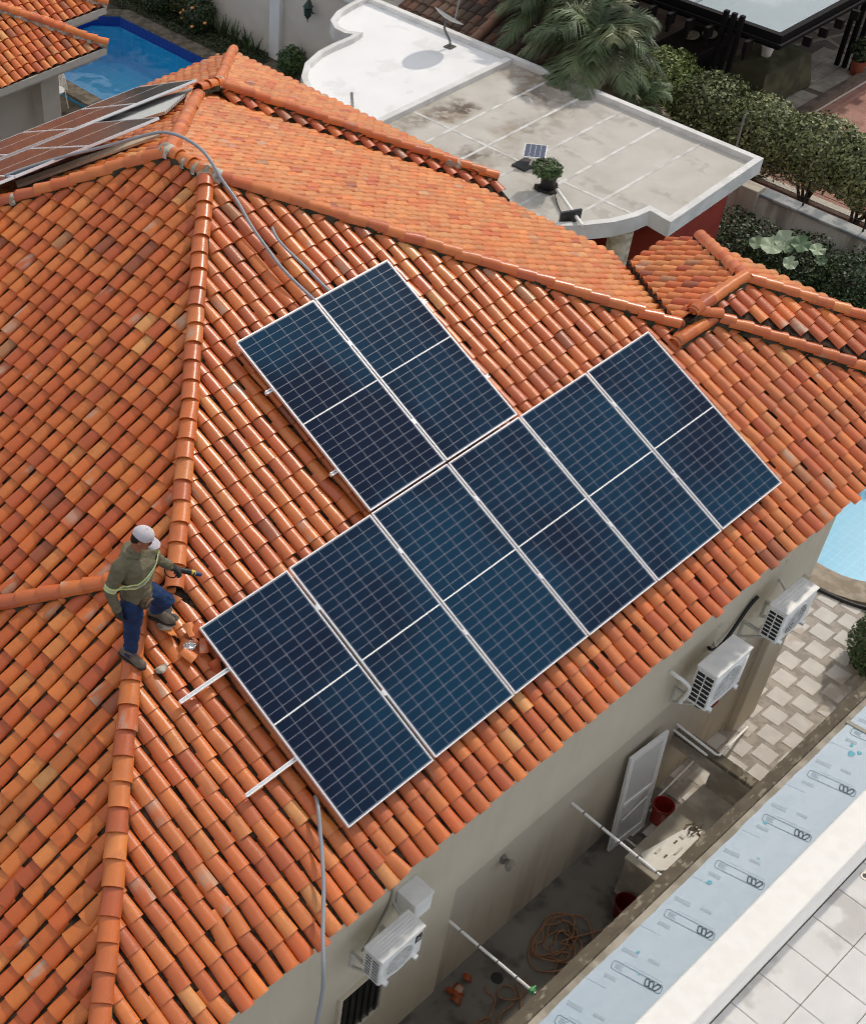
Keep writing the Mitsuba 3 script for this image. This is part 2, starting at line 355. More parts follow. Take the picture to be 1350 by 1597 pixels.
# the raised wing's south strip follows the hip below it
def strip(F, r):
    out = []
    for i in range(int(7.75 / COL), int(EAST / COL) + 1):
        x = (i + 0.5) * COL; lo = 1.84 - max(0.0, x - 8.06) + 0.10; hi = min(1.97, 1.97 - (x - 8.76))
        y = lo; k = 0
        while y < hi - 0.02 and k < 6:
            o2 = np.array([x + r.normal(0, 0.004), y]); o = np.array([o2[0], o2[1], F.z(*o2)]) - F.n * CREST
            v, f = barrel(min(TILE_L, (hi - y) / CP + 0.06), 0.086, 0.074)
            yaw = r.normal(0, 0.025); cy, sy = math.cos(yaw), math.sin(yaw)
            v = o + v @ np.array([[cy, -sy, 0], [sy, cy, 0], [0, 0, 1]]).T @ np.array([F.a, F.up, F.n])
            out.append(((v, f), clay(v, np.array(CLAY[r.choice([0, 1, 2, 3, 3])]) * r.normal(0.97, 0.06), r), o))
            y += EXPO * CP; k += 1
    return out
found += strip(F_WS, rt)
under_panels = lambda p: (0 < p[0] < 6.9 and 0 < p[1] < 2.04) or (2.3 < p[0] < 4.6 and 2 < p[1] < 4.1)
lay(roof, found, 'tile', 300, under_panels)
# ridge caps
up = np.array([0, 0, 1.0])
hip = lambda p, dx, dy, t: np.array([p[0] + dx * t, p[1] + dy * t, p[2] - TP * t])
SW = hip(A, -1, -1, 3.45)                                          # where the south west hip meets the raised lower part
J3 = np.array([J[0], J[1], 7.755 + TP * (J[0] - A[0]) + LOW])
rows = [
    (A, SW - [0, 0, 0.0], 0.098), (np.array([-0.12, 2.78, zS(2.78) + 0.02]), np.array([-3.36, -0.46, zS(-0.46) + 0.02]), 0.102),
    (J3, np.array([-3.48, 6.17, J3[2] - TP * 3.375]), 0.095),
    (A, np.array([7.52, 2.02, 5.83]), 0.092), (A2, A, 0.092),
    (A2, hip(A2, -1, 1, 6.8), 0.092), (A2 + [0.1, 0.1, -0.05], hip(A2, 1, 1, 3.55), 0.098),
    (B, B + [2.98, 2.98, -TP * 2.98], 0.09), (B, B + [3.05, -3.05, -TP * 3.05], 0.088), (B + [0, 0, 0.02], hip(A2, 1, 1, 3.15) + [0, 0, 0.08], 0.088),
    (np.array([7.30, 1.86, 5.77]), np.array([8.06, 1.86, 5.77]), 0.088), (np.array([8.06, 1.84, 5.77]), np.array([10.4, -0.50, zS(-0.5)]), 0.092),
    (K1, K2, 0.088), (K2, K2 + [1.42, 1.42, -TP * 1.42], 0.088), (K2, K2 + [1.42, -1.42, -TP * 1.42], 0.09),
    (K1, np.array([8.08, 1.83, 5.80]), 0.085)]
cap_list, beds = [], []
for p0, p1, rad in rows:
    gap = (lambda o: -0.42 < o[0] < 0.10 and o[1] < 2.72 and o[1] > 1.6)
    cap_list += caps(p0, p1, up, rt, rad, skip=gap)
    beds.append(bedding(p0, p1, up, rt))
inside = [c for c in cap_list if (lambda q: -200 < q[0] < 1550 and -200 < q[1] < 1800)(project(c[2])[0])]
for m, c, _ in inside:
    obj('ridge_cap', m, 'm_tile_gloss', roof, True, c)
obj('mortar_bed', cat(beds), 'm_bed', roof, label='brown mortar bed under the rows of ridge caps')
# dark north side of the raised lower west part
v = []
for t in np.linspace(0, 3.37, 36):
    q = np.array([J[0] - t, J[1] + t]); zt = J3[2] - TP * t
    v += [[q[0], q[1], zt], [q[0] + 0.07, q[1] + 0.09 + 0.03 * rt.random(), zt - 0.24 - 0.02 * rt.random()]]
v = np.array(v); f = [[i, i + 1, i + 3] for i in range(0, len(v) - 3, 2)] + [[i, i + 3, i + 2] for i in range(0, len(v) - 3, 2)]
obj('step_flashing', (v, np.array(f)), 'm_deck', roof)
# pale sealing patches smeared over the ridge joints
def smear(c, axis, half, rad, label):
    """A rough saddle of mortar wrapped over a row of caps."""
    c = np.array(c, float); u = unit(axis); n = unit(np.array([0, 0, 1.0]) - u * u[2]); a = np.cross(u, n); V, F = [], []
    S_, Q = np.linspace(-1, 1, 9), np.radians(np.linspace(-100, 100, 15))
    for s_ in S_:
        for q in Q:
            w = half * (1 + 0.7 * (meshkit.fbm(np.array([[q * 2.1, c[0] * 7, c[1] * 5]]), 3)[0] - 0.5))
            r_ = rad * (1.0 + 0.10 * (meshkit.fbm(np.array([[q * 3, s_ * 3, c[0] * 9]]), 3)[0] - 0.5)) * (1.0 - 0.10 * s_ ** 4)
            V.append(c + u * s_ * w + a * r_ * math.sin(q) + n * (r_ * 0.92 * math.cos(q) - 0.035))
    m_ = len(Q)
    for i in range(len(S_) - 1):
        for j in range(m_ - 1):
            k = i * m_ + j; F += [[k, k + 1, k + m_ + 1], [k, k + m_ + 1, k + m_]]
    obj('mortar_patch', (np.array(V), np.array(F)), 'm_mortar', roof, True, label=label)
mat('mortar', proc(two_tone((0.30, 0.26, 0.20), (0.55, 0.50, 0.42), 16)), 0.9, spec=0.2, bump=(ROUGHN, 0.012))
PL = 'pale mortar smeared over a ridge joint'
smear(A2 + [0, 0.02, 0.0], (0, 1, 0), 0.09, 0.108, PL); smear(A + [0, 0, 0.0], (-1, -1, -TP), 0.08, 0.112, PL); smear(A + [0.08, -0.08, -0.03], (1, -1, -TP), 0.07, 0.106, PL)
smear((A + A2) / 2, (0, 1, 0), 0.035, 0.104, PL); smear(A + [0, 0.14, 0], (0, 1, 0), 0.035, 0.104, PL)
smear(A2 + [-1.35, 1.35, -TP * 1.35], (-1, 1, -TP), 0.035, 0.102, PL); smear(B, (1, -1, -TP), 0.06, 0.102, PL); smear(B + [0.05, 0.05, 0], (1, 1, -TP), 0.05, 0.104, PL)
smear(B + [2.55, -2.55, -TP * 2.55], (1, -1, -TP), 0.12, 0.100, PL)

for c, r_ in (((7.29, 1.86, 5.775), 0.078), ((K1[0] - 0.01, K1[1], K1[2] + 0.0), 0.078), ((7.53, 2.01, 5.84), 0.082)):
    m = trimesh.creation.icosphere(2, 1.0); m.vertices = m.vertices * [0.03, r_ * 0.9, r_ * 0.85] + c
    obj('mortar_patch', m, C(lin(176, 100, 62), 0.7), roof, True, label='rounded clay coloured plug closing a ridge end')

# ---------------------------------------------------------------- solar panels on the south face
PW_, PL_, PT_ = 1.134, 2.279, 0.035
uS, vS, nS = np.array([1.0, 0, 0]), np.array([0, CP, SP]), np.array([0, -SP, CP])
def solar_panel(o, u, v, n, w, l, label, group, cells=True, cellmat='m_cell', name='solar_panel'):
    """o: lower left corner of the glass plane; u across, v along, n out."""
    t = thing(name, label, 'solar panel', group)
    F = lambda m: frame(m, o, u, v, n)
    e = 0.013
    for x0, x1, y0, y1 in ((0, w, 0, e), (0, w, l - e, l), (0, e, e, l - e), (w - e, w, e, l - e)):
        obj('frame', F(bx(x0, x1, y0, y1, -PT_, 0.0, 0.0015)), 'm_alu', t)
    obj('backsheet', F(bx(e - 0.002, w - e + 0.002, e - 0.002, l - e + 0.002, -0.012, -0.004)), 'm_backsheet', t)
    obj('center_strip', F(bx(e + 0.004, w - e - 0.004, l / 2 - 0.0065, l / 2 + 0.0065, -0.0039, -0.0034)), 'm_white', t)
    if cells:
        mg, gap = 0.013, 0.0052
        cw = (w - 2 * e - 2 * mg - 5 * gap) / 6; mid = 0.017; ch = (l - 2 * e - 2 * mg - mid - 22 * gap) / 24
        for i in range(6):
            for j in range(24):
                x = e + mg + i * (cw + gap); y = e + mg + j * ch + (j - (j >= 12)) * gap + (mid if j >= 12 else 0)
                obj('cell', F(bx(x, x + cw, y, y + ch, -0.0045, -0.0036)), cellmat, t)
    else:
        for k in range(2):
            y0 = e + 0.01 + k * (l / 2); y1 = y0 + l / 2 - 2 * e - 0.012
            obj('cell_field', F(bx(e + 0.01, w - e - 0.01, y0, y1, -0.0045, -0.0036)), cellmat, t)
    return t
O_ = np.array([0, 0, 5.0]); GAP = 0.0216
nth = ['leftmost', 'second from the left', 'third from the left', 'fourth from the left', 'fifth from the left', 'rightmost']
SH = [(-0.012, -0.008), (0, 0), (0, 0.002), (0, 0), (0, -0.003), (0.004, 0.0)]
for i in range(6):
    o = O_ + uS * (i * (PW_ + GAP) + SH[i][0]) + vS * SH[i][1]
    solar_panel(o, uS, vS, nS, PW_, PL_, 'dark blue solar panel, %s of the six in the lower row' % nth[i], 'solar panels on the south roof face')
for i in range(2):
    o = O_ + uS * ((2 + i) * (PW_ + GAP) + 0.010) + vS * (PL_ + 0.026)
    solar_panel(o, uS, vS, nS, PW_, PL_, 'dark blue solar panel, %s one of the two standing above the lower row' % ('left' if i == 0 else 'right'), 'solar panels on the south roof face')
def rail(x0, x1, y, label):
    t = thing('mounting_rail', label, 'rail', 'rails under the solar panels')
    F = lambda m: frame(m, O_ + vS * y - nS * PT_, uS, vS, nS)
    for a, b, c, d in ((-0.020, -0.010, -0.045, -0.002), (0.010, 0.020, -0.045, -0.002), (-0.010, 0.010, -0.045, -0.028)):
        obj('profile', F(bx(x0, x1, a, b, c, d)), 'm_alu', t)
    for x in np.arange(max(x0, 0.02) + 0.35, x1, 1.3):
        obj('roof_hook', F(bx(x - 0.02, x + 0.02, -0.025, 0.025, -0.13, -0.046)), 'm_alu_side', t)
rail(-0.60, 6.92, 1.80, 'aluminium rail sticking out left of the lower panel row, nearer the worker')
rail(-0.62, 6.92, 0.77, 'aluminium rail sticking out left of the lower panel row, nearer the eaves')
rail(2.25, 4.70, 2.85, 'hidden aluminium rail under the middle of the two upper panels')
rail(2.25, 4.70, 3.95, 'hidden aluminium rail under the top of the two upper panels')
for k, (x, y) in enumerate([(i * (PW_ + GAP) - GAP / 2, q) for i in range(1, 6) for q in (0.77, 1.80)] + [(3 * (PW_ + GAP) - GAP / 2, q) for q in (2.85, 3.95)]):
    c = thing('panel_clamp', 'small aluminium clamp %s, on the %s rail' % ((['between the leftmost and second panel', 'between the second and third panel', 'between the third and fourth panel', 'between the fourth and fifth panel', 'between the fifth and rightmost panel'][k // 2] if k < 10 else 'between the two upper panels'), ('lower', 'upper')[k % 2]), 'clamp', 'clamps between the solar panels')
    F = lambda m: frame(m, O_ + uS * x + vS * y, uS, vS, nS)
    obj('plate', F(bx(-0.020, 0.020, -0.03, 0.03, 0.001, 0.006, 0.001)), 'm_alu', c)
    obj('bolt', F(cat([trimesh.creation.cylinder(0.007, 0.008, sections=8, transform=trimesh.transformations.translation_matrix([0, 0, 0.009]))])), 'm_alu_side', c)
# ---------------------------------------------------------------- older panels on the north face
nN = np.array([0, SP, CP])
o = np.array([4.38, 7.84, 7.42])
u = unit(np.array([-1.0, 0.175, 0]) - nN * np.dot([-1.0, 0.175, 0], nN)); v = np.cross(nN, u) * -1
v = v if v[1] > 0 else -v
for r_, (x0, y0) in enumerate(((0.0, 0.0), (-1.85, 2.36))):
    for k in range(4 if r_ else 3):
        solar_panel(o + u * (x0 + k * 1.035) + v * y0, u, v, np.cross(u, v) if np.cross(u, v)[2] > 0 else np.cross(v, u), 1.02, 2.06,
                    'older brown tinted solar panel, %s in the %s row' % (['rightmost', 'second from the right', 'third from the right', 'leftmost'][k], 'farther' if r_ else 'nearer'), 'older panels on the north roof face', False, 'm_cell_old', 'old_solar_panel')
for r_, (x0, y0) in enumerate(((-0.03, 0.5), (-0.03, 1.6), (-1.9, 2.85), (-1.9, 3.95))):
    t = obj('support_rail', frame(bx(x0, 3.6, -0.02, 0.02, -0.10, -0.045), o + v * y0, u, v, nN), 'm_alu')
    tag(t, 'aluminium rail under the older panels, %s row from the apex' % ('first', 'second', 'third', 'fourth')[r_], 'rail', 'rails under the older panels')
# corrugated translucent sheet beside the older panels
xs = np.arange(0, 1.85, 0.0125); vv = []
for x in xs:
    for y in (0, 0.5, 1.0, 1.5):
        vv.append([x, y, 0.022 * math.cos(2 * math.pi * x / 0.10)])
vv = np.array(vv); ff = []
for i in range(len(xs) - 1):
    for j in range(3):
        k = i * 4 + j; ff += [[k, k + 4, k + 5], [k, k + 5, k + 1]]
m = trimesh.Trimesh(vv, np.array(ff), process=False)
c1, c2, c3 = np.array([5.43, 9.11, 6.55]), np.array([6.79, 10.14, 6.05]), np.array([5.16, 10.28, 5.98])
e1 = unit(c2 - c1); e2 = unit((c3 - c1) - e1 * np.dot(c3 - c1, e1)); e3 = np.cross(e1, e2); e3 = e3 if e3[2] > 0 else -e3
m2 = frame(m, c1 - e1 * 0.25 - e2 * 0.15 + nN * 0.07, e1, e2, e3)
obj('corrugated_sheet', m2, C(lin(205, 205, 200), 0.5), None, True, label='pale corrugated sheet lying on the roof beside the older panels', cat='roofing sheet')
# timber plank over the north west hip
pa, pb = np.array([2.56, 8.45, 6.93]), np.array([4.25, 7.69, 7.30]); d = unit(pb - pa); s_ = unit(np.cross([0, 0, 1], d)); n_ = np.cross(d, s_)
mat('plank', proc(lambda p, n, uv: mix(lin(168, 152, 128), lin(206, 192, 168), fbm(p.x * 5 + p.y * 30, p.y * 30 - p.x * 12, p.z * 25, 3))), 0.8)
obj('timber_plank', frame(bx(0, np.linalg.norm(pb - pa), -0.06, 0.06, -0.02, 0.02, 0.004), pa, d, s_, n_), 'm_plank', None, label='weathered timber plank lying along the upper left hip beside the older panels', cat='plank')
obj('felt_strip', frame(bx(0.1, 1.5, -0.14, 0.10, -0.075, -0.05, 0.004), pa + s_ * 0.12, d, s_, n_), C(lin(82, 80, 78), 0.9), None, label='dark felt strip under the timber plank on the upper left hip', cat='roofing felt')
# ---------------------------------------------------------------- hoses
hA = [(2.35, 8.35, 7.18), (3.0, 7.95, 7.36), (3.30, 7.4, 7.62), (3.45, 6.95, 7.86), (3.53, 6.6, 8.0), (3.60, 6.3, 7.98), (3.60, 6.0, 7.9), (3.58, 5.76, 7.74), (3.56, 5.5, 7.61), (3.50, 5.2, 7.46), (3.47, 4.9, 7.31), (3.45, 4.64, 7.19), (3.48, 4.35, 7.05), (3.52, 4.1, 6.93)]
obj('hose', tube(curve(hA, 70), 0.019, 10), 'm_hose', None, True, label='grey flexible conduit coming over the roof apex down to the upper panels', cat='conduit')
hA = [(3.70, 5.05, 7.39), (3.66, 4.8, 7.27), (3.70, 4.55, 7.15), (3.72, 4.3, 7.04), (3.75, 4.1, 6.95)]
obj('hose', tube(curve(hA, 30), 0.016, 10), 'm_hose', None, True, label='shorter grey conduit running into the top edge of the upper panels', cat='conduit')
hB = [(-0.02, 0.42, 5.03), (-0.09, 0.32, 5.07), (-0.23, 0.14, 4.985), (-0.40, -0.07, 4.885), (-0.58, -0.27, 4.79), (-0.78, -0.47, 4.70), (-0.92, -0.62, 4.63), (-0.99, -0.70, 4.53), (-1.00, -0.72, 4.30), (-1.02, -0.72, 3.9), (-1.06, -0.72, 3.4), (-1.1, -0.72, 2.8)]
obj('hose', tube(curve(hB, 60), 0.019, 10), 'm_hose', None, True, label='grey conduit running from the lowest panel corner over the eaves and hanging down', cat='conduit')
for q in ((3.40, 3.92), (3.64, 4.12)): pass
# ---------------------------------------------------------------- loose and broken pieces on the tiles
rb = np.random.default_rng(5)
def on_roof(x, y):
    return min(zS(y), A[2] + TP * (x - A[0]) + (LOW if y < 2.69 - x else 0))
def shard(x, y, label, size=0.14):
    v, f = barrel(size, 0.08, 0.07, TILE_H)
    k = rb.uniform(-0.5, 0.5)
    v, f = trimesh.intersections.slice_faces_plane(v, f, unit([1, k, 0]), np.array([rb.uniform(-0.06, -0.01), size / 2, 0]))[:2]
    if len(f) < 4: return
    a = rb.uniform(0, 6.3); ex = np.array([math.cos(a), math.sin(a), 0]); n = unit(nS + rb.normal(0, 0.25, 3)); ex = unit(ex - n * (ex @ n)); ey = np.cross(n, ex)
    v = np.array([x, y, on_roof(x, y) + 0.012]) + v @ np.array([ex, ey, n])
    t = obj('tile_shard', (v, f), 'm_tile', None, True, clay(v, CLAY[rb.choice([0, 1, 2, 3, 4])], rb))
    tag(t, label, 'tile shard', 'broken tile pieces on the roof')
for k in range(8):
    shard(-0.12 + rb.normal(0, 0.13), 2.08 + rb.normal(0, 0.12), 'piece of broken clay tile lying in the opened patch beside the worker')
for x, y, s in ((-0.16, 2.02, 0.055), (-0.05, 2.10, 0.045)):
    m = trimesh.creation.icosphere(3, 1.0); m.vertices *= (1 + 0.9 * (meshkit.fbm(m.vertices * 3.1 + x * 40, 3) - 0.5))[:, None] * [1.25, 1, 0.7]
    m.vertices = m.vertices * s + [x, y, on_roof(x, y) + 0.05]
    obj('crumpled_foil', m, C((0.5, 0.5, 0.5), 0.3, 0.75), None, False, label='crumpled silvery flashing scrap by the worker, ' + ('nearer the rail' if x < -0.1 else 'nearer the panel corner'), cat='flashing scrap', group='flashing scraps beside the worker')
for x, y, s in ((-0.20, 2.30, 0.07), (-0.52, 2.00, 0.045)):
    m = trimesh.creation.icosphere(2, 1.0); m.vertices *= (1 + 0.7 * (meshkit.fbm(m.vertices * 2.1 + x * 40, 3) - 0.5))[:, None] * [1.4, 1, 0.5]
    m.vertices = m.vertices * s + [x, y, on_roof(x, y) + 0.02]
    obj('mortar_lump', m, 'm_mortar', None, True, label='grey lump of old mortar lying ' + ('in the opened hip at the worker\'s farther foot' if y > 2.1 else 'on the tiles just below the worker\'s near boot'), cat='mortar lump', group='mortar lumps by the opened hip')

# ---------------------------------------------------------------- the worker
def body(bones, edge=0.018, rounds=6, blobs=()):
    parts = []
    def ball(p, r): 
        return m3.Manifold.sphere(r, 16).translate([float(x) for x in p])
    for p, rp, q, rq in bones:
        parts.append(m3.Manifold.batch_hull([ball(p, rp), ball(q, rq)]))
    parts += [m3.Manifold.hull_points(np.asarray(b, np.float32)) for b in blobs]
    m = m3.Manifold.batch_boolean(parts, m3.OpType.Add).refine_to_length(edge)
    t = m.to_mesh(); t = trimesh.Trimesh(np.array(t.vert_properties[:, :3]), np.array(t.tri_verts), process=True)
    trimesh.smoothing.filter_taubin(t, 0.5, 0.53, rounds)
    return t
WB = np.array([-0.61, 2.19, 5.925]); WF = np.array([0.51, -0.86, 0.0]) / math.hypot(0.51, 0.86); WR = np.array([WF[1], -WF[0], 0.0])
def W(f, r, z): return WB + WF * f + WR * r + np.array([0, 0, z])
def at(m):
    """From the worker's own frame (forward, right, up) to the world."""
    m = m.copy(); m.vertices = WB + m.vertices @ np.array([WF, WR, [0, 0, 1.0]]); m.invert()
    return m
def ell(c, r, n=14):
    """Points of an ellipsoid, for hulls."""
    m = trimesh.creation.icosphere(2, 1.0).vertices
    return m * r + c
person = thing('person', 'worker in olive hooded shirt, jeans, grey cap and gloves working on the roof hip', 'person')
def folds(m, amp, s, seed, dirn=(1, 1, 2.2)):
    n = np.array(m.vertex_normals); d = meshkit.fbm(np.array(m.vertices) * np.array(dirn) * s, 3, seed) - 0.5
    d = np.where(np.abs(d) < 0.18, d, np.sign(d) * 0.18)
    m.vertices = np.array(m.vertices) + n * (d * amp)[:, None]
    return m
shR, shL = np.array([-0.055, 0.185, 1.355]), np.array([0.085, -0.165, 1.275])
elR, wrR = np.array([-0.145, 0.245, 1.085]), np.array([-0.10, 0.225, 0.85])
elL, wrL = np.array([0.085, -0.315, 1.02]), np.array([0.16, -0.435, 0.83])
neck = np.array([0.015, 0.005, 1.405]); head = np.array([0.085, -0.01, 1.555])
hipC = np.array([0.0, 0.0, 0.88])
# shirt: trunk and sleeves in one
chest = np.array([0.02, 0.01, 1.20]); waist = np.array([0.01, 0.005, 0.97])
trunk = [np.vstack([ell(chest + [0, 0.075, 0.06], [0.115, 0.105, 0.13]), ell(chest + [0.03, -0.085, 0.0], [0.115, 0.10, 0.13]), ell(waist, [0.125, 0.165, 0.09])]),
         np.vstack([ell(waist, [0.125, 0.165, 0.09]), ell([0.0, 0.0, 0.84], [0.135, 0.175, 0.05])]),
         np.vstack([ell(shR + [0.01, -0.03, 0], [0.075, 0.06, 0.065]), ell(shL + [0, 0.03, 0], [0.075, 0.06, 0.065]), ell(chest + [0, 0, 0.02], [0.115, 0.12, 0.11]), ell(neck - [0, 0, 0.03], [0.06, 0.07, 0.04])])]
shirt = body([(shR, 0.073, elR, 0.054), (elR, 0.054, wrR, 0.042), (shL, 0.072, elL, 0.054), (elL, 0.053, wrL, 0.042), (neck - [0, 0, 0.05], 0.075, neck, 0.068)], 0.014, 8, trunk)
shirt = folds(shirt, 0.035, 15, 4, (1, 1, 1.8))
sv = np.array(shirt.vertices)
shade = 0.86 + 0.28 * meshkit.fbm(sv * 20, 3)
OL = np.array(lin(112, 107, 86)) * 1.0
col = OL * shade[:, None]
shirt_key = obj('shirt', at(shirt), 'm_vc_matte', person, True, col, label='olive green hooded work shirt with pale reflective bands')
# reflective bands: closed loops lying on the shirt
def band(loop, n, w, key, color, lift=0.004):
    """A ribbon along the loop of points (body frame) with outward directions n."""
    L = len(loop); v = []
    for p, q, ax in zip(loop, n, w):
        v += [p + q * lift - ax, p + q * lift + ax]
    v = np.array(v); f = []
    for i in range(L):
        a, b = 2 * i, 2 * ((i + 1) % L)
        f += [[a, b, b + 1], [a, b + 1, a + 1]]
    return trimesh.Trimesh(v, np.array(f), process=False)
prox = trimesh.proximity.ProximityQuery(shirt)
def wrap(center, axis, radius, part, key_label, halfwidth, color, only=None):
    axis = unit(axis); e1 = unit(np.cross(axis, [0.3, 0.2, 0.9])) if abs(axis[2]) < 0.9 else unit(np.cross(axis, [1, 0, 0])); e2 = np.cross(axis, e1)
    ang = np.linspace(0, 2 * np.pi, 56, endpoint=False)
    d = np.cos(ang)[:, None] * e1 + np.sin(ang)[:, None] * e2
    hit, idx, _ = shirt.ray.intersects_location(center + d * radius, -d, multiple_hits=False)
    pts = center + d * radius * 0.5
    for h, k in zip(hit, idx): pts[k] = h
    rad = np.einsum('ij,ij->i', pts - center, d); rad = np.convolve(np.r_[rad[-3:], rad, rad[:3]], np.ones(7) / 7, 'valid'); rad = np.maximum(rad, np.einsum('ij,ij->i', pts - center, d))
    pts = center + d * rad[:, None]
    obj(part, at(band(pts, d, [axis * halfwidth] * len(ang), None, None, 0.005)), 'm_vc_satin', shirt_key, False, np.array(color), label=key_label)
LIME, SILV = lin(205, 222, 150), lin(150, 150, 140)
ax = unit(np.array([-0.10, 0.16, 1.0]))
for dz, hw, c in ((0.024, 0.011, LIME), (0.0, 0.013, SILV), (-0.024, 0.011, LIME)):
    wrap(np.array([0.015, 0.0, 1.155]) + ax * dz, ax, 0.40 if False else 0.30, 'reflective_band', None, hw, c)
axR = unit(elR - shR); cR = elR * 0.82 + shR * 0.18
for dz, hw, c in ((0.022, 0.010, LIME), (0.0, 0.012, lin(190, 195, 165)), (-0.022, 0.010, LIME)):
    wrap(cR + axR * dz, axR, 0.12, 'sleeve_band', None, hw, c)
# hood lying on the shoulders
hood = body([(neck + [-0.075, 0.055, -0.03], 0.045, neck + [-0.03, 0.085, 0.0], 0.035), (neck + [-0.075, -0.055, -0.03], 0.045, neck + [-0.02, -0.085, -0.01], 0.034), (neck + [-0.075, 0.055, -0.03], 0.048, neck + [-0.085, -0.05, -0.03], 0.048), (neck + [-0.03, 0.085, 0.0], 0.034, neck + [0.045, 0.05, -0.02], 0.02), (neck + [-0.02, -0.085, -0.01], 0.032, neck + [0.05, -0.04, -0.03], 0.02)], 0.012, 6)
hood = folds(hood, 0.03, 22, 9)
obj('hood', at(hood), 'm_vc_matte', person, True, (OL * (0.85 + 0.3 * meshkit.fbm(np.array(hood.vertices) * 22, 3))[:, None]))
# jeans
kR, aR = np.array([-0.02, 0.095, 0.50]), np.array([-0.06, 0.095, 0.14]); kL, aL = np.array([0.165, -0.29, 0.52]), np.array([0.01, -0.41, 0.22])
hR, hL = np.array([0.0, 0.092, 0.83]), np.array([0.015, -0.095, 0.83])
jeans = body([(hR, 0.108, kR, 0.078), (kR, 0.076, aR, 0.060), (hL, 0.108, kL, 0.080), (kL, 0.078, aL, 0.060)], 0.014, 6,
             [np.vstack([ell([0, 0, 0.89], [0.122, 0.165, 0.05]), ell([0, 0.05, 0.80], [0.115, 0.105, 0.07]), ell([0.01, -0.05, 0.80], [0.115, 0.105, 0.07])])])
jeans = folds(jeans, 0.045, 13, 2, (1, 1, 1.6))
jv = np.array(jeans.vertices); k_ = meshkit.fbm(jv * 9, 3)
jc = np.array(lin(34, 56, 92)) * (0.7 + 0.65 * k_)[:, None]
obj('jeans', at(jeans), 'm_vc_matte', person, True, jc)
# boots
def boot(a, d, tilt, label):
    d = np.array(d, float); u_ = unit([d[0], d[1], 0]); s_ = np.array([-u_[1], u_[0], 0]); f_ = unit(u_ + np.array([0, 0, tilt])); n_ = np.cross(f_, s_) * -1
    n_ = n_ if n_[2] > 0 else -n_
    L_ = lambda x, y, z: a + f_ * x + s_ * y + n_ * z
    up_ = [np.vstack([ell(L_(-0.06, 0, -0.06), [0.042] * 3), ell(L_(0.03, 0, -0.05), [0.045] * 3), ell(L_(0.0, 0, 0.03), [0.056] * 3)]),
           np.vstack([ell(L_(0.03, 0, -0.05), [0.045] * 3), ell(L_(0.155, 0.0, -0.073), [0.038] * 3), ell(L_(0.12, 0.018, -0.075), [0.036] * 3)])]
    b = body([(L_(0, 0, 0.03), 0.054, L_(-0.02, 0, -0.04), 0.05)], 0.011, 6, up_)
    bv = np.array(b.vertices)
    bc = np.array(lin(112, 100, 88)) * (0.55 + 0.8 * meshkit.fbm(bv * 26, 3))[:, None]
    k = obj('boot', at(b), 'm_vc_matte', person, True, bc, label=label)
    pts = [L_(x, y, -0.118 + 0.0) for x, y in [(-0.105, -0.02), (-0.105, 0.02), (-0.07, 0.045), (0.02, 0.042), (0.12, 0.052), (0.175, 0.04), (0.200, 0.0), (0.175, -0.04), (0.12, -0.048), (0.02, -0.04), (-0.07, -0.045)]]
    pts = np.vstack([pts, np.array(pts) + n_ * 0.022])
    v, f = hull(pts)
    obj('sole', at(trimesh.Trimesh(v, f, process=False)), C(lin(60, 55, 50), 0.9), k)
boot(np.array([-0.055, 0.10, 0.155]), (0.97, 0.22), -0.28, 'dusty grey brown work boot planted on the hip tiles')
boot(np.array([0.02, -0.42, 0.205]), (0.97, 0.10), -0.05, 'dusty grey boot set higher on the hip')
# head, face, cap
hf = unit(np.array([0.90, -0.10, -0.42])); hr = unit(np.cross(hf, [0, 0, 1.0]) * 1.0); hr = hr if hr[1] > 0 else -hr; hu = np.cross(hr, hf); hu = hu if hu[2] > 0 else -hu
H = lambda f, r, u_: head + hf * f + hr * r + hu * u_
hd = body([(neck - [0, 0, 0.03], 0.056, H(-0.02, 0, -0.07), 0.052)], 0.008, 5,
          [np.vstack([ell(H(-0.012, 0, 0.03), [0.090, 0.073, 0.088]), ell(H(0.025, 0, -0.03), [0.062, 0.058, 0.07])]),
           np.vstack([ell(H(0.03, 0, -0.045), [0.05, 0.048, 0.05]), ell(H(0.058, 0, -0.088), [0.022, 0.022, 0.02]), ell(H(-0.01, 0, -0.05), [0.05, 0.062, 0.05])]),
           np.vstack([ell(H(0.088, 0, 0.005), [0.008] * 3), ell(H(0.104, 0, -0.032), [0.011] * 3), ell(H(0.088, 0.013, -0.036), [0.008] * 3), ell(H(0.088, -0.013, -0.036), [0.008] * 3)]),
           np.vstack([ell(H(0.083, 0.014, -0.062), [0.008] * 3), ell(H(0.083, -0.014, -0.062), [0.008] * 3), ell(H(0.086, 0, -0.060), [0.008] * 3)])])
SK = np.array(lin(158, 104, 78))
head_key = obj('head', at(hd), 'm_vc_satin', person, True, SK * (0.88 + 0.24 * meshkit.fbm(np.array(hd.vertices) * 30, 2))[:, None])
for s in (-1, 1):
    e = trimesh.creation.icosphere(2, 0.011); e.apply_translation(H(0.079, 0.030 * s, 0.008)); obj('eye', at(e), C(lin(60, 45, 40), 0.25), head_key, True)
    b = tube([H(0.082, 0.014 * s, 0.027), H(0.083, 0.03 * s, 0.031), H(0.074, 0.047 * s, 0.026)], 0.005, 6); obj('eyebrow', at(b), C(lin(35, 26, 22), 0.8), head_key, True)
    ear = body([(H(-0.012, 0.078 * s, 0.012), 0.017, H(-0.006, 0.076 * s, -0.025), 0.011)], 0.006, 3); obj('ear', at(ear), C(SK * 0.9, 0.6), head_key, True)
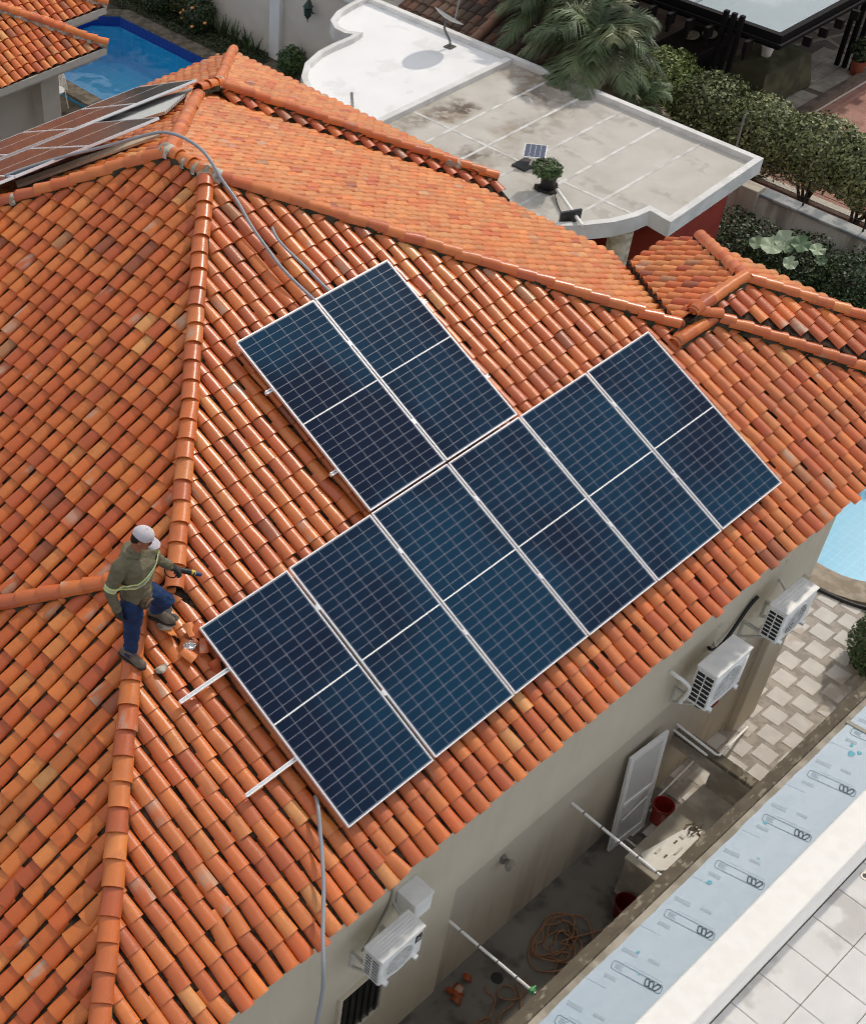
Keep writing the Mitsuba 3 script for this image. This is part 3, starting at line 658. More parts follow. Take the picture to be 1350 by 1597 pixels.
lip = tube([H(0.078, -0.024, -0.066), H(0.090, 0, -0.064), H(0.078, 0.024, -0.066)], 0.0055, 6); obj('mouth', at(lip), C(lin(120, 66, 58), 0.5), head_key, True)
hair = body([], 0.010, 4, [np.vstack([ell(H(-0.030, 0, 0.02), [0.074, 0.075, 0.055]), ell(H(-0.052, 0, -0.030), [0.042, 0.058, 0.030])])])
obj('hair', at(hair), C(lin(28, 22, 20), 0.7), head_key, True)
cap_dome = body([], 0.009, 4, [np.vstack([ell(H(-0.012, 0, 0.052), [0.100, 0.085, 0.082])[ell(np.zeros(3), [1, 1, 1])[:, :] @ hu > -0.15], [H(0.085, 0, 0.04), H(-0.105, 0, 0.03)]])])
cap_key = obj('cap', at(cap_dome), C(lin(196, 190, 194), 0.85), person, True, label='light grey baseball cap')
# visor: a thin curved shell
vis = []
for a_ in np.linspace(-1, 1, 13):
    for t_ in np.linspace(0, 1, 6):
        wv = 0.078 * math.sin(a_ * 1.35); ln = 0.078 * math.cos(a_ * 1.30) ** 0.7 * t_
        vis.append(H(0.062 + 0.024 * math.cos(a_ * 1.5) + ln, wv * (1 - 0.05 * t_), 0.036 - 0.016 * abs(a_) ** 2 - 0.016 * t_))
vis = np.array(vis); vf = []
for i in range(12):
    for j in range(5):
        k = i * 6 + j; vf += [[k, k + 1, k + 7], [k, k + 7, k + 6]]
n0 = len(vis); vis = np.vstack([vis, vis - hu * 0.004]); vf = np.array(vf); vf = np.vstack([vf, vf[:, ::-1] + n0])
rim = [i * 6 + 5 for i in range(13)]
vf = np.vstack([vf] + [np.array([[rim[i], rim[i + 1], rim[i + 1] + n0], [rim[i], rim[i + 1] + n0, rim[i] + n0]]) for i in range(12)])
obj('visor', at(trimesh.Trimesh(vis, vf, process=False)), C(lin(190, 184, 190), 0.85), cap_key, True)
btn = trimesh.creation.icosphere(2, 0.008); btn.apply_translation(H(-0.012, 0, 0.134)); obj('button', at(btn), C(lin(180, 175, 180), 0.85), cap_key, True)
for k in range(3):
    a_ = k * math.pi / 3 + 0.3; e1 = hf * math.cos(a_) + hr * math.sin(a_)
    seam = tube([H(-0.012, 0, 0.052) + (e1 * np.cos(t_) + hu * np.sin(t_)) * (np.array([0.1016]) if abs(math.cos(a_)) > 0.5 else 0.093) * (1 if abs(np.sin(t_)) < 0.3 else 0.93) for t_ in np.linspace(0.5, np.pi - 0.5, 14)], 0.0016, 5)
# gloves: palm, four fingers, thumb
def hand(w, d, palm_n, curl, label, lens=(0.072, 0.080, 0.075, 0.060), spread=0.05):
    d = unit(d); pn = unit(np.array(palm_n) - d * np.dot(palm_n, d)); s_ = np.cross(d, pn)
    bones = []
    for i, y in enumerate((0.030, 0.010, -0.011, -0.030)):
        base = w + d * (0.090 - 0.004 * abs(i - 1)) + s_ * y
        bones.append((w + d * 0.02 + s_ * y * 0.75, 0.021, base, 0.0155))
        p = base; ang = 0.0; q = unit(d + s_ * spread * (1.5 - i))
        for j, (fr, r) in enumerate(((0.46, 0.0125), (0.30, 0.0115), (0.24, 0.0100))):
            ang += curl * (0.8, 1.0, 0.7)[j]
            e = p + (q * math.cos(ang) + pn * math.sin(ang)) * lens[i] * fr
            bones.append((p, r + 0.001, e, r)); p = e
    t0 = w + d * 0.03 + s_ * 0.030; t1 = t0 + d * 0.035 + s_ * 0.028 + pn * 0.012; t2 = t1 + d * 0.032 + s_ * 0.004 + pn * 0.012 * (1 + curl)
    bones += [(t0, 0.018, t1, 0.0135), (t1, 0.0135, t2, 0.0105)]
    bones.append((w - d * 0.035, 0.041, w + d * 0.03, 0.036))
    g = body(bones, 0.0055, 5)
    gv = np.array(g.vertices)
    obj('glove', at(g), 'm_vc_matte', person, True, np.array(lin(62, 63, 60)) * (0.7 + 0.6 * meshkit.fbm(gv * 30, 2))[:, None], label=label)
hand(wrR + [0.004, -0.006, -0.035], (0.10, -0.06, -1.0), (0.35, -1.0, 0.0), 0.38, 'grey work glove on the hand hanging at the side')
hand(wrL + unit(wrL - elL) * 0.035, unit(wrL - elL) + [0.25, 0, 0], (0.1, 0.35, -1.0), 0.72, 'grey work glove closed round a tool')
# belt and tool pouch
bl = body([], 0.012, 3, [np.vstack([ell([0.0, 0.0, 0.885], [0.145, 0.185, 0.022])])])
obj('tool_belt', at(bl), C(lin(70, 58, 46), 0.8), person, True)
pou = folds(body([], 0.010, 5, [np.vstack([ell([0.115, 0.085, 0.885], [0.045, 0.085, 0.045]), ell([0.125, 0.07, 0.835], [0.035, 0.065, 0.035])])]), 0.02, 30, 3)
pk = obj('tool_pouch', at(pou), 'm_vc_matte', person, True, np.array(lin(84, 68, 52)) * (0.6 + 0.8 * meshkit.fbm(np.array(pou.vertices) * 30, 2))[:, None])
obj('pouch_flap', at(tube(curve([[0.15, 0.16, 0.90], [0.168, 0.11, 0.925], [0.172, 0.06, 0.90], [0.165, 0.03, 0.86]], 16), 0.011, 8)), C(lin(104, 88, 72), 0.8), pk, True)
# the tool in his left hand and its cord
th = wrL + unit(wrL - elL) * 0.11 + np.array([0.055, -0.02, -0.02])
tool = thing('power_tool', 'small black and blue power tool held in the worker\'s gloved left hand', 'power tool')
tb = body([(th + [-0.05, 0.02, 0.02], 0.030, th + [0.06, -0.02, -0.02], 0.026), (th + [0.06, -0.02, -0.02], 0.030, th + [0.095, -0.03, -0.035], 0.030)], 0.012, 3)
obj('body', at(tb), C(lin(26, 26, 28), 0.5), tool, True)
obj('handle', at(body([(th + [0.10, -0.035, -0.04], 0.024, th + [0.155, -0.06, -0.065], 0.020)], 0.012, 3)), C(lin(28, 52, 104), 0.45), tool, True)
obj('collar', at(body([(th + [0.088, -0.028, -0.03], 0.030, th + [0.10, -0.034, -0.038], 0.028)], 0.012, 2)), C(lin(205, 180, 70), 0.5), tool, True)
obj('cord', at(tube(curve([th + [-0.05, 0.02, 0.02], th + [-0.11, 0.03, 0.06], th + [-0.15, 0.05, 0.0], th + [-0.10, 0.06, -0.06], th + [-0.04, 0.04, -0.05]], 30), 0.006, 6)), C(lin(30, 24, 22), 0.6), tool, True)
fl = np.array([-0.17, 2.33, on_roof(-0.17, 2.33)])
obj('rag', folds(body([(fl + [0, 0, 0.06], 0.05, fl + [0.10, 0.10, 0.10], 0.035), (fl + [0, 0, 0.05], 0.05, fl + [0.05, -0.06, 0.05], 0.035)], 0.012, 4), 0.05, 24, 3), C(lin(84, 82, 78), 0.9), None, True, label='dark grey rag lying on the hip beyond the worker', cat='rag')

# ---------------------------------------------------------------- ground, patio, pools
patio_pool = Polygon([(11.47, 3.0), (11.47, 0.55), (11.50, 0.30), (11.57, 0.12), (11.70, -0.10), (11.95, -0.32), (12.4, -0.55), (13.0, -0.62), (15.5, -0.62), (15.5, 3.0)]).buffer(0.12).buffer(-0.12)
garden_pool = Polygon([(12.8, 17.0), (16.05, 17.0), (16.05, 23.9), (15.55, 24.5), (13.4, 24.5), (12.8, 23.9)])
mat('earth', proc(two_tone((0.035, 0.030, 0.022), (0.085, 0.072, 0.055), 3)), 0.95, spec=0.1)
mat('grout', proc(two_tone(lin(160, 153, 144), lin(182, 174, 165), 9)), 0.9, spec=0.2, bump=(ROUGHN, 0.006))
mat('gully', proc(lambda p, n, uv: mix(mix(lin(98, 94, 88), lin(134, 129, 121), fbm(p.x * 1.6, p.y * 1.6, 1.0, 4)), lin(84, 80, 75), smoothstep(0.50, 0.80, fbm(p.x * 5, p.y * 5, 4.0, 4)))), 0.8, spec=0.3, bump=(ROUGHN, 0.004))
mat('coping', proc(two_tone(lin(150, 138, 122), lin(178, 166, 150), 8)), 0.85, spec=0.2, bump=(ROUGHN, 0.004))
mat('coping_dark', proc(two_tone(lin(92, 84, 74), lin(120, 111, 99), 8)), 0.85, spec=0.2)
mat('concrete', proc(two_tone(lin(150, 142, 128), lin(184, 176, 162), 4)), 0.85, spec=0.25, bump=(ROUGHN, 0.004))
world = sbox(-120, -120, 160, 160).difference(patio_pool.buffer(0.5)).difference(garden_pool.buffer(0.5))
struct('ground', sheet(world, -0.06), 'm_earth')
def basin(pool, z0, depth, m_wall, m_floor, name, key_label):
    t = []
    xy = np.array(pool.exterior.coords)
    v, f = [], []
    for i in range(len(xy) - 1):
        a, b = xy[i], xy[i + 1]; k = len(v)
        v += [[*a, z0], [*b, z0], [*b, z0 - depth], [*a, z0 - depth]]; f += [[k, k + 2, k + 1], [k, k + 3, k + 2]]
    k = struct(name, (np.array(v), np.array(f)), m_wall)
    obj('floor', sheet(pool, z0 - depth), m_floor, k)
    return k
def pooltile(c1, c2, cj, s):
    def fn(p, n, uv):
        gx, gy, gz = [mi.Float(q * s) - dr.floor(mi.Float(q * s)) for q in (p.x, p.y, p.z)]
        j = dr.maximum(dr.maximum(dr.select(dr.abs(n.x) > 0.5, 0, smoothstep(0.93, 0.97, gx)), dr.select(dr.abs(n.y) > 0.5, 0, smoothstep(0.93, 0.97, gy))), dr.select(dr.abs(n.z) > 0.5, 0, smoothstep(0.93, 0.97, gz)))
        return mix(mix(c1, c2, fbm(p.x * 0.9, p.y * 0.9, p.z, 3)), cj, 0.6 * j)
    return fn
mat('pool_blue', proc(pooltile(lin(24, 156, 206), lin(44, 182, 226), lin(96, 196, 226), 3.2)), 0.35)
mat('pool_rim', proc(pooltile(lin(8, 40, 128), lin(12, 52, 142), lin(40, 90, 165), 6.0)), 0.3)
mat('pool_pale', proc(pooltile(lin(78, 172, 208), lin(96, 188, 220), lin(134, 206, 228), 7.0)), 0.35)
basin(garden_pool, 0.0, 1.3, 'm_pool_blue', 'm_pool_blue', 'garden_pool', None)
basin(patio_pool, 0.0, 0.75, 'm_pool_pale', 'm_pool_pale', 'patio_pool', None)
def water(pool, z, name, amp):
    x0, y0, x1, y1 = pool.bounds; st = 0.06
    xs, ys = np.arange(x0 - 0.1, x1 + 0.1, st), np.arange(y0 - 0.1, y1 + 0.1, st)
    X, Y = np.meshgrid(xs, ys, indexing='ij'); q = np.stack([X, Y, X * 0], -1)
    Z = z + amp * (meshkit.fbm(q * 2.6, 3, 4) - 0.5)
    v = np.stack([X, Y, Z], -1).reshape(-1, 3); n, m = len(xs), len(ys)
    i, j = np.meshgrid(np.arange(n - 1), np.arange(m - 1), indexing='ij')
    q = np.stack([i * m + j, (i + 1) * m + j, (i + 1) * m + j + 1, i * m + j + 1], -1).reshape(-1, 4)
    c = v[q].mean(1); keep = shapely.contains_xy(pool.buffer(0.05), c[:, 0], c[:, 1]); q = q[keep]
    struct(name, (v, np.vstack([q[:, [0, 1, 2]], q[:, [0, 2, 3]]])), 'm_water', True)
scene['m_water'] = {'type': 'thindielectric', 'int_ior': 1.33}
water(garden_pool, -0.14, 'garden_pool_water', 0.028)
water(patio_pool, -0.10, 'patio_pool_water', 0.030)
obj('tile_band', prism(garden_pool.buffer(0.0).difference(garden_pool.buffer(-0.03)), -0.26, -0.002), 'm_pool_rim', 'garden_pool')
struct('garden_pool_coping', prism(garden_pool.buffer(0.42, join_style=2).difference(garden_pool.buffer(0.0)), -0.05, 0.02), 'm_coping_dark')
struct('patio_pool_coping', prism(patio_pool.buffer(0.46).difference(patio_pool), -0.05, 0.045), 'm_coping')
struct('patio', prism(sbox(6.17, -1.44, 18.2, 3.3).difference(patio_pool.buffer(0.463)), -0.04, 0.0), 'm_grout')
obj('drain_hose', tube(curve([(10.99, 1.0, 0.03), (10.97, 0.5, 0.03), (11.02, 0.15, 0.03), (11.12, -0.2, 0.03), (11.35, -0.55, 0.03), (11.8, -0.9, 0.03)], 40), 0.03, 8), 'm_black', None, True, label='black hose lying round the coping of the patio pool', cat='hose')
struct('gully_floor', bx(-6, 6.17, -1.44, -0.12, -0.04, -0.001), 'm_gully')
mat('paver', proc(lambda p, n, uv: mix(mix(lin(204, 200, 194), lin(222, 218, 212), fbm(p.x * 7, p.y * 7, 1.0, 3)), lin(184, 172, 158), 0.7 * smoothstep(0.60, 0.72, fbm(p.x * 2.3 + 5, p.y * 2.3, 2.0, 4)))), 0.75, spec=0.3)
rp = np.random.default_rng(3)
free = sbox(6.2, -1.42, 11.2, 0.55).difference(patio_pool.buffer(0.50)).union(sbox(5.15, -0.76, 6.19, -0.22))
for i in range(-22, 23):
    for j in range(-22, 23):
        c = np.array([9.57, -0.40]) + i * np.array([-0.345, -0.145]) + j * np.array([-0.145, 0.31])
        q = sbox(c[0] - 0.138, c[1] - 0.138, c[0] + 0.138, c[1] + 0.138)
        g = q.intersection(free)
        if g.area < 0.004 or g.geom_type != 'Polygon': continue
        g = g.buffer(-0.004).simplify(0.002)
        if g.is_empty or g.geom_type != 'Polygon': continue
        z1 = 0.005 + rp.uniform(0, 0.004)
        obj('paver', prism(g, -0.002, z1), 'm_paver', 'patio')
# ---------------------------------------------------------------- the main house: walls
walls = house + '__wall'
used[walls] = 0
scene[walls] = mikit.ply(cat([bx(-2.6, 8.48, -0.20, 6.0, 2.33, 4.60), bx(-2.6, 1.68, -0.198, 6.0, -0.1, 2.33), bx(7.7, 8.48, -0.199, 6.0, -0.1, 2.33), bx(-2.6, 9.3, 5.9, 12.6, -0.1, 4.55)]), 'm_plaster')
obj('wall_base', bx(1.6, 7.75, -0.172, 5.9, -0.1, 2.325), 'm_plaster_low', house, label='stained lower part of the wall in the side passage')
obj('pillar', bx(7.70, 8.235, -0.30, -0.201, -0.05, 2.75, 0.01), 'm_plaster', house)
obj('eaves_board', cat([bx(-3.1, 8.9, -0.40, -0.202, 4.44, 4.475), bx(-3.19, -3.15, -0.58, 3.0, 4.30, 4.44)]), C(lin(96, 44, 34), 0.7), house)
w_ = thing('window', 'dark barred window low on the house wall under the nearest air conditioner', 'window')
labels.pop(w_); used.pop(w_, None); w_ = num(house + '__window')
scene[w_] = mikit.ply(cat([bx(-0.12, 0.62, -0.235, -0.196, 1.05, 1.10), bx(-0.12, 0.62, -0.235, -0.196, 2.10, 2.15), bx(-0.12, -0.07, -0.234, -0.196, 1.10, 2.10), bx(0.57, 0.62, -0.234, -0.196, 1.10, 2.10)]), 'm_plaster')
obj('pane', bx(-0.07, 0.57, -0.206, -0.197, 1.10, 2.10), C((0.006, 0.007, 0.008), 0.08), w_)
for k in range(6):
    x = -0.02 + k * 0.108; obj('bar', bx(x - 0.006, x + 0.006, -0.224, -0.212, 1.10, 2.10), 'm_black', w_)
# ---------------------------------------------------------------- air conditioners
def grille(cx, cz, r, y, n=7):
    ms = []
    for k in range(1, n + 1):
        a = np.linspace(0, 2 * np.pi, 33); q = r * k / n
        ms.append(tube(np.c_[cx + q * np.cos(a), np.full(33, y), cz + q * np.sin(a)], 0.0032, 5, False))
    for a in np.arange(8) * np.pi / 4:
        ms.append(tube([(cx, y, cz), (cx + r * math.cos(a), y, cz + r * math.sin(a))], 0.003, 5))
    return cat(ms)
def air_con(x0, x1, yf, yb, z0, z1, label, ribs, style):
    t = thing('air_conditioner', label, 'air conditioner', 'outdoor units on the house wall')
    obj('casing', bx(x0 + 0.006, x1 - 0.006, yf + 0.004, yb, z0, z1 - 0.02, 0.012), 'm_plastic_white', t, False)
    top = obj('top_panel', bx(x0 - 0.006, x1 + 0.006, yf - 0.006, yb + 0.005, z1 - 0.026, z1, 0.008), 'm_plastic_white', t)
    for k in range(ribs):
        y = yf + 0.035 + (yb - yf - 0.07) * (k + 0.5) / ribs
        obj('rib', bx(x0 + 0.03, x1 - 0.03, y - 0.007, y + 0.007, z1 - 0.002, z1 + 0.005, 0.003), 'm_plastic_white', top)
    r = (z1 - z0) * 0.40; cx, cz = x0 + (x1 - x0) * 0.44, (z0 + z1) / 2 - 0.01
    fan = obj('fan_opening', frame(lathe([(0, 0), (r * 0.98, 0), (r * 0.98, 0.006), (0, 0.006)], 36), (cx, yf + 0.0035, cz), [1, 0, 0], [0, 0, 1], [0, -1, 0]), C((0.10, 0.10, 0.10) if style else (0.42, 0.42, 0.41), 0.5), t)
    obj('grille', grille(cx, cz, r, yf - 0.010, 8 if style else 5), 'm_plastic_white', fan, True)
    a = np.linspace(0, 2 * np.pi, 41); obj('rim', tube(np.c_[cx + r * np.cos(a), np.full(41, yf - 0.002), cz + r * np.sin(a)], 0.010, 8, False), 'm_plastic_white', fan, True)
    n = 7; vent = obj('side_vent', bx(x0 + 0.001, x0 + 0.008, yf + 0.03, yb - 0.03, z0 + 0.05, z1 - 0.07), 'm_black', t)
    for k in range(n + 1):
        z = z0 + 0.05 + (z1 - z0 - 0.12) * k / n
        obj('slat', bx(x0 - 0.006, x0 + 0.0005, yf + 0.025, yb - 0.025, z - 0.006, z + 0.006), 'm_plastic_white', vent)
    obj('slat', bx(x0 - 0.0065, x0 + 0.0003, (yf + yb) / 2 - 0.006, (yf + yb) / 2 + 0.006, z0 + 0.05, z1 - 0.07), 'm_plastic_white', vent)
    for x in (x0 + 0.09, x1 - 0.09):
        b = obj('bracket', cat([bx(x - 0.018, x + 0.018, yf - 0.03, -0.205, z0 - 0.045, z0 - 0.012), bx(x - 0.0165, x + 0.0165, -0.236, -0.203, z0 - 0.30, z0 - 0.046), frame(bx(-0.013, 0.013, -0.0, 0.34, -0.013, 0.013), (x, -0.225, z0 - 0.29), [1, 0, 0], unit([0, -0.30, 0.24]), unit([0, 0.24, 0.30]))]), C(lin(190, 188, 182), 0.5), t)
        obj('foot', bx(x - 0.03, x + 0.03, yf - 0.028, yf + 0.02, z0 - 0.010, z0 + 0.012, 0.004), 'm_plastic_white', t)
    obj('pipe', tube(curve([(x1 - 0.06, yb - 0.02, z0 + 0.1), (x1 + 0.03, yb + 0.06, z0 + 0.12), (x1 + 0.06, -0.22, z0 + 0.25), (x1 + 0.05, -0.21, z0 + 0.6)], 24), 0.018, 8), C(lin(205, 203, 196), 0.6), t, True)
    return t
ac = air_con(-0.09, 0.52, -0.65, -0.42, 3.03, 3.52, 'white outdoor air conditioner nearest the camera with a dark badge, above the barred window', 5, 0)
obj('badge', bx(0.40, 0.49, -0.652, -0.644, 3.30, 3.43, 0.002), C((0.02, 0.02, 0.02), 0.4), ac, label='black badge with small white lettering')
bm = meshkit.text_mesh('IIII', 0.022, 0.002); scene_badge = frame(bm, (0.415, -0.6535, 3.35), [1, 0, 0], [0, 0, 1], [0, -1, 0])
obj('lettering', scene_badge, 'm_white', ac + '__badge')
ac = air_con(5.39, 6.09, -0.665, -0.40, 2.74, 3.38, 'middle white air conditioner, with a smooth plain top, left of the pillar', 0, 1)
for k in range(14):
    z = 2.80 + k * 0.035; obj('front_slat', bx(5.43, 6.05, -0.672, -0.660, z - 0.005, z + 0.004), 'm_plastic_white', ac)
air_con(6.70, 7.37, -0.685, -0.45, 2.95, 3.50, 'white air conditioner with grooved top panel farthest along the wall, before the pillar', 4, 1)
d_ = thing('duct_box', 'small white boxed duct on the wall beside the nearest air conditioner', 'duct box')
obj('box', bx(0.60, 0.86, -0.45, -0.203, 3.20, 3.50, 0.008), 'm_plastic_white', d_); obj('lid', bx(0.592, 0.868, -0.458, -0.203, 3.50, 3.515, 0.004), 'm_plastic_white', d_)
obj('wall_cable', tube(curve([(0.36, -0.30, 4.50), (0.42, -0.225, 4.0), (0.50, -0.215, 3.45), (0.42, -0.215, 3.25), (0.25, -0.23, 3.05), (0.10, -0.25, 2.95)], 40), 0.012, 8), C(lin(150, 146, 138), 0.6), None, True, label='grey cable on the wall running down behind the nearest air conditioner', cat='cable')
obj('black_cable', tube(curve([(5.95, -0.24, 3.10), (6.25, -0.26, 2.95), (6.55, -0.24, 3.12), (6.85, -0.24, 3.35)], 30), 0.022, 8), 'm_black', None, True, label='thick black insulated pipe between the two farther air conditioners', cat='pipe')
obj('white_drain_pipe', tube(curve([(5.18, -0.21, 3.25), (5.20, -0.36, 3.22), (5.30, -0.44, 3.05), (5.33, -0.40, 2.80), (5.42, -0.36, 2.62)], 30), 0.024, 10), 'm_white', None, True, label='curved white pipe at the left side of the middle air conditioner', cat='pipe')
hb = thing('hanging_bowl', 'dark round bowl with red rim hanging on the wall under the middle air conditioner', 'bowl')
obj('bowl', frame(lathe([(0, 0), (0.12, 0.0), (0.155, 0.05), (0.165, 0.12), (0.155, 0.12), (0.14, 0.05), (0.0, 0.012)], 28), (5.92, -0.40, 2.25), [1, 0, 0], [0, 1, 0], [0, 0, 1]), C((0.02, 0.015, 0.015), 0.5), hb, True)
a = np.linspace(0, 2 * np.pi, 33); obj('rim', tube(np.c_[5.92 + 0.162 * np.cos(a), -0.40 + 0.162 * np.sin(a), np.full(33, 2.37)], 0.014, 8, False), C(lin(120, 24, 22), 0.5), hb, True)
# ---------------------------------------------------------------- things in the side passage
lt = thing('wall_lantern', 'small grey wall lantern on the passage wall', 'lantern')
obj('bracket', bx(2.50, 2.56, -0.22, -0.171, 1.97, 2.10, 0.005), C(lin(120, 116, 106), 0.6), lt)
obj('glass', frame(lathe([(0.0, 0), (0.035, 0), (0.055, 0.12), (0.0, 0.12)], 6), (2.53, -0.28, 1.93), [1, 0, 0], [0, 1, 0], [0, 0, 1]), C(lin(150, 146, 132), 0.3), lt)
obj('roof', frame(lathe([(0.0, 0), (0.068, 0), (0.03, 0.045), (0.012, 0.07), (0.0, 0.07)], 6), (2.53, -0.28, 2.052), [1, 0, 0], [0, 1, 0], [0, 0, 1]), C(lin(128, 122, 112), 0.6), lt)
def pvc(p0, p1, label, r=0.018, marks=5):
    t = thing('white_pipe', label, 'pipe', 'white pipes across the side passage'); p0, p1 = np.array(p0), np.array(p1)
    obj('tube', tube([p0, p1], r, 12), 'm_white', t, True)
    for k in range(marks):
        c = p0 + (p1 - p0) * (k + 0.7) / marks; d = unit(p1 - p0)
        obj('ring', tube([c - d * 0.006, c + d * 0.006], r * 1.12, 12), C(lin(50, 50, 50), 0.6), t, True)
    return t
pvc((3.83, -0.172, 1.86), (3.79, -1.455, 1.87), 'white ringed pipe spanning the passage in front of the leaning door')
pvc((1.70, -0.172, 1.62), (1.74, -1.455, 1.64), 'white ringed pipe spanning the passage above the coiled ropes, with a green tap')
gt = thing('green_tap', 'small green tap near the end of the nearer white pipe', 'tap')
obj('body', bx(1.71, 1.765, -1.36, -1.30, 1.60, 1.68, 0.008), C(lin(70, 160, 96), 0.4), gt); obj('handle', bx(1.69, 1.785, -1.34, -1.32, 1.685, 1.70, 0.004), C(lin(90, 180, 110), 0.4), gt)
for lab, q in (('white thin pipe running from the wall over the low partition down to the paving', [(6.02, -0.175, 1.50), (6.05, -0.75, 1.42), (6.10, -0.775, 1.38), (7.90, -0.40, 0.035)]), ('short white thin pipe along the top of the low partition', [(5.98, -0.175, 1.42), (5.99, -0.62, 1.38), (6.02, -0.66, 1.34)])):
    obj('thin_pipe', tube(q, 0.017, 10), 'm_white', None, True, label=lab, cat='pipe')
pt = thing('partition', 'low grey concrete partition with a mossy top crossing the passage', 'wall')
obj('wall', cat([bx(6.05, 6.17, -1.44, -0.77, -0.03, 1.26), bx(6.05, 6.17, -0.769, -0.173, 1.05, 1.26)]), 'm_concrete', pt)
mat('moss', proc(lambda p, n, uv: mix(mix(lin(86, 79, 68), lin(122, 113, 99), fbm(p.x * 6, p.y * 14, p.z * 6, 4)), lin(152, 143, 128), smoothstep(0.57, 0.80, fbm(p.x * 11 + 9, p.y * 22, 5.0, 4)))), 0.95, spec=0.1, bump=(ROUGHN, 0.012))
obj('coping', bx(6.03, 6.19, -1.43, -0.175, 1.262, 1.33, 0.012), 'm_moss', pt)
sk = thing('wash_trough', 'pale concrete wash trough against the mossy wall, half in sun', 'trough')
obj('block', cat([bx(4.42, 6.048, -1.44, -0.77, -0.03, 0.74)]), 'm_concrete', sk)
obj('top', cat([bx(4.40, 6.046, -1.438, -0.75, 0.742, 0.80, 0.008)]), 'm_concrete', sk)
bd = thing('plastic_board', 'white plastic board with cut outs lying on the wash trough', 'board')
g = Polygon([(4.57, -0.86), (4.50, -0.95), (4.52, -1.13), (4.60, -1.20), (4.90, -1.20), (5.28, -1.19), (5.40, -1.16), (5.40, -1.04), (5.28, -1.00)]).buffer(-0.03).buffer(0.03)
holes = [sbox(4.72 + 0.13 * k, -1.10 + 0.02 * k, 4.80 + 0.13 * k, -1.06 + 0.02 * k) for k in range(5)]
obj('plate', prism(g, 0.805, 0.832), C(lin(222, 219, 210), 0.5), bd)
for q in holes[::2]: obj('slot', prism(q.buffer(-0.008), 0.8325, 0.836), C(lin(110, 98, 84), 0.8), bd)
for k, (x, y, w, h) in enumerate(((4.70, -0.99, 0.10, 0.03), (4.86, -1.15, 0.16, 0.025), (5.12, -1.08, 0.05, 0.06), (5.25, -1.14, 0.09, 0.03))):
    obj('moulding', bx(x, x + w, y, y + h, 0.833, 0.848, 0.004), C(lin(204, 199, 190), 0.5), bd)
tw = []
for k in range(14):
    a = rp.uniform(0, 6.3); c = (5.36 + rp.normal(0, 0.035), -1.10 + rp.normal(0, 0.035), 0.835 + rp.uniform(0, 0.02)); tw.append(frame(bx(-0.06, 0.06, -0.008, 0.008, -0.002, 0.002), c, [math.cos(a), math.sin(a), 0.15], [-math.sin(a), math.cos(a), 0], [-0.15 * math.cos(a), 0, 1]))
obj('dry_sprig', cat(tw), C(lin(88, 78, 62), 0.9), None, label='withered dark sprig on the far end of the plastic board', cat='sprig')
fo = trimesh.creation.icosphere(3, 1.0); fo.vertices *= (1 + 0.8 * (meshkit.fbm(fo.vertices * 3, 3) - 0.5))[:, None]; fo.vertices = fo.vertices * [0.17, 0.05, 0.012] + [4.98, -1.30, 0.813]
obj('foil_strip', fo, C(lin(225, 225, 225), 0.4), None, label='crumpled shiny foil strip beside the plastic board', cat='foil')
dr_ = thing('leaning_door', 'white glazed aluminium door leaning against the passage wall', 'door')
db, du, dv = np.array([4.83, -0.36, 0.01]), unit([1, -0.06, 0]), unit([0.0, 0.062, 1]); dn = unit(np.cross(du, dv)); D = lambda m: frame(m, db, du, np.cross(dn, du), dn)
for q in ((0, 0.08, 0, 1.9), (0.62, 0.70, 0, 1.9), (0.08, 0.62, 0, 0.12), (0.08, 0.62, 1.80, 1.9), (0.08, 0.62, 0.86, 0.93)):
    obj('frame', D(bx(*q, -0.02, 0.02, 0.004)), C(lin(232, 232, 230), 0.45), dr_)
for q in ((0.08, 0.62, 0.12, 0.86), (0.08, 0.62, 0.93, 1.80)):
    obj('panel', D(bx(*q, -0.006, 0.006)), C(lin(206, 208, 208), 0.25), dr_)
obj('handle', D(tube([(0.12, 0.60, 0.03), (0.52, 0.78, 0.05)], 0.012, 8)), C(lin(220, 220, 216), 0.4), dr_, True)
obj('handle_plate', D(bx(0.10, 0.18, 0.55, 0.62, 0.021, 0.035, 0.004)), C(lin(220, 220, 216), 0.4), dr_)
def bucket(x, y, z, r, h, label, col):
    t = thing('bucket', label, 'bucket')
    obj('shell', frame(lathe([(0, 0.0), (r * 0.78, 0.0), (r, h), (r * 0.96, h), (r * 0.74, 0.012), (0, 0.012)], 28), (x, y, z), [1, 0, 0], [0, 1, 0], [0, 0, 1]), C(col, 0.45), t, True)
    a = np.linspace(0, 2 * np.pi, 33); obj('rim', tube(np.c_[x + r * np.cos(a), y + r * np.sin(a), np.full(33, z + h)], 0.009, 8, False), C(np.array(col) * 1.1, 0.4), t, True)
    obj('handle', tube(curve([(x - r, y, z + h - 0.02), (x - r * 0.6, y - r * 0.7, z + h - 0.05), (x + r * 0.6, y - r * 0.7, z + h - 0.05), (x + r, y, z + h - 0.02)], 20), 0.004, 6), C((0.3, 0.3, 0.3), 0.4, 0.7), t, True)
bucket(5.72, -0.50, 0.0, 0.135, 0.36, 'red plastic bucket standing beside the leaning door', lin(150, 38, 30))
bucket(4.22, -1.05, 0.0, 0.15, 0.30, 'dark red bucket half hidden by the mossy wall below the trough', lin(96, 16, 20))
obj('broom_stick', tube([(5.75, -0.36, 0.30), (6.9, -0.25, 0.04)], 0.014, 8), 'm_white', None, True, label='white stick lying along the foot of the passage wall', cat='stick')
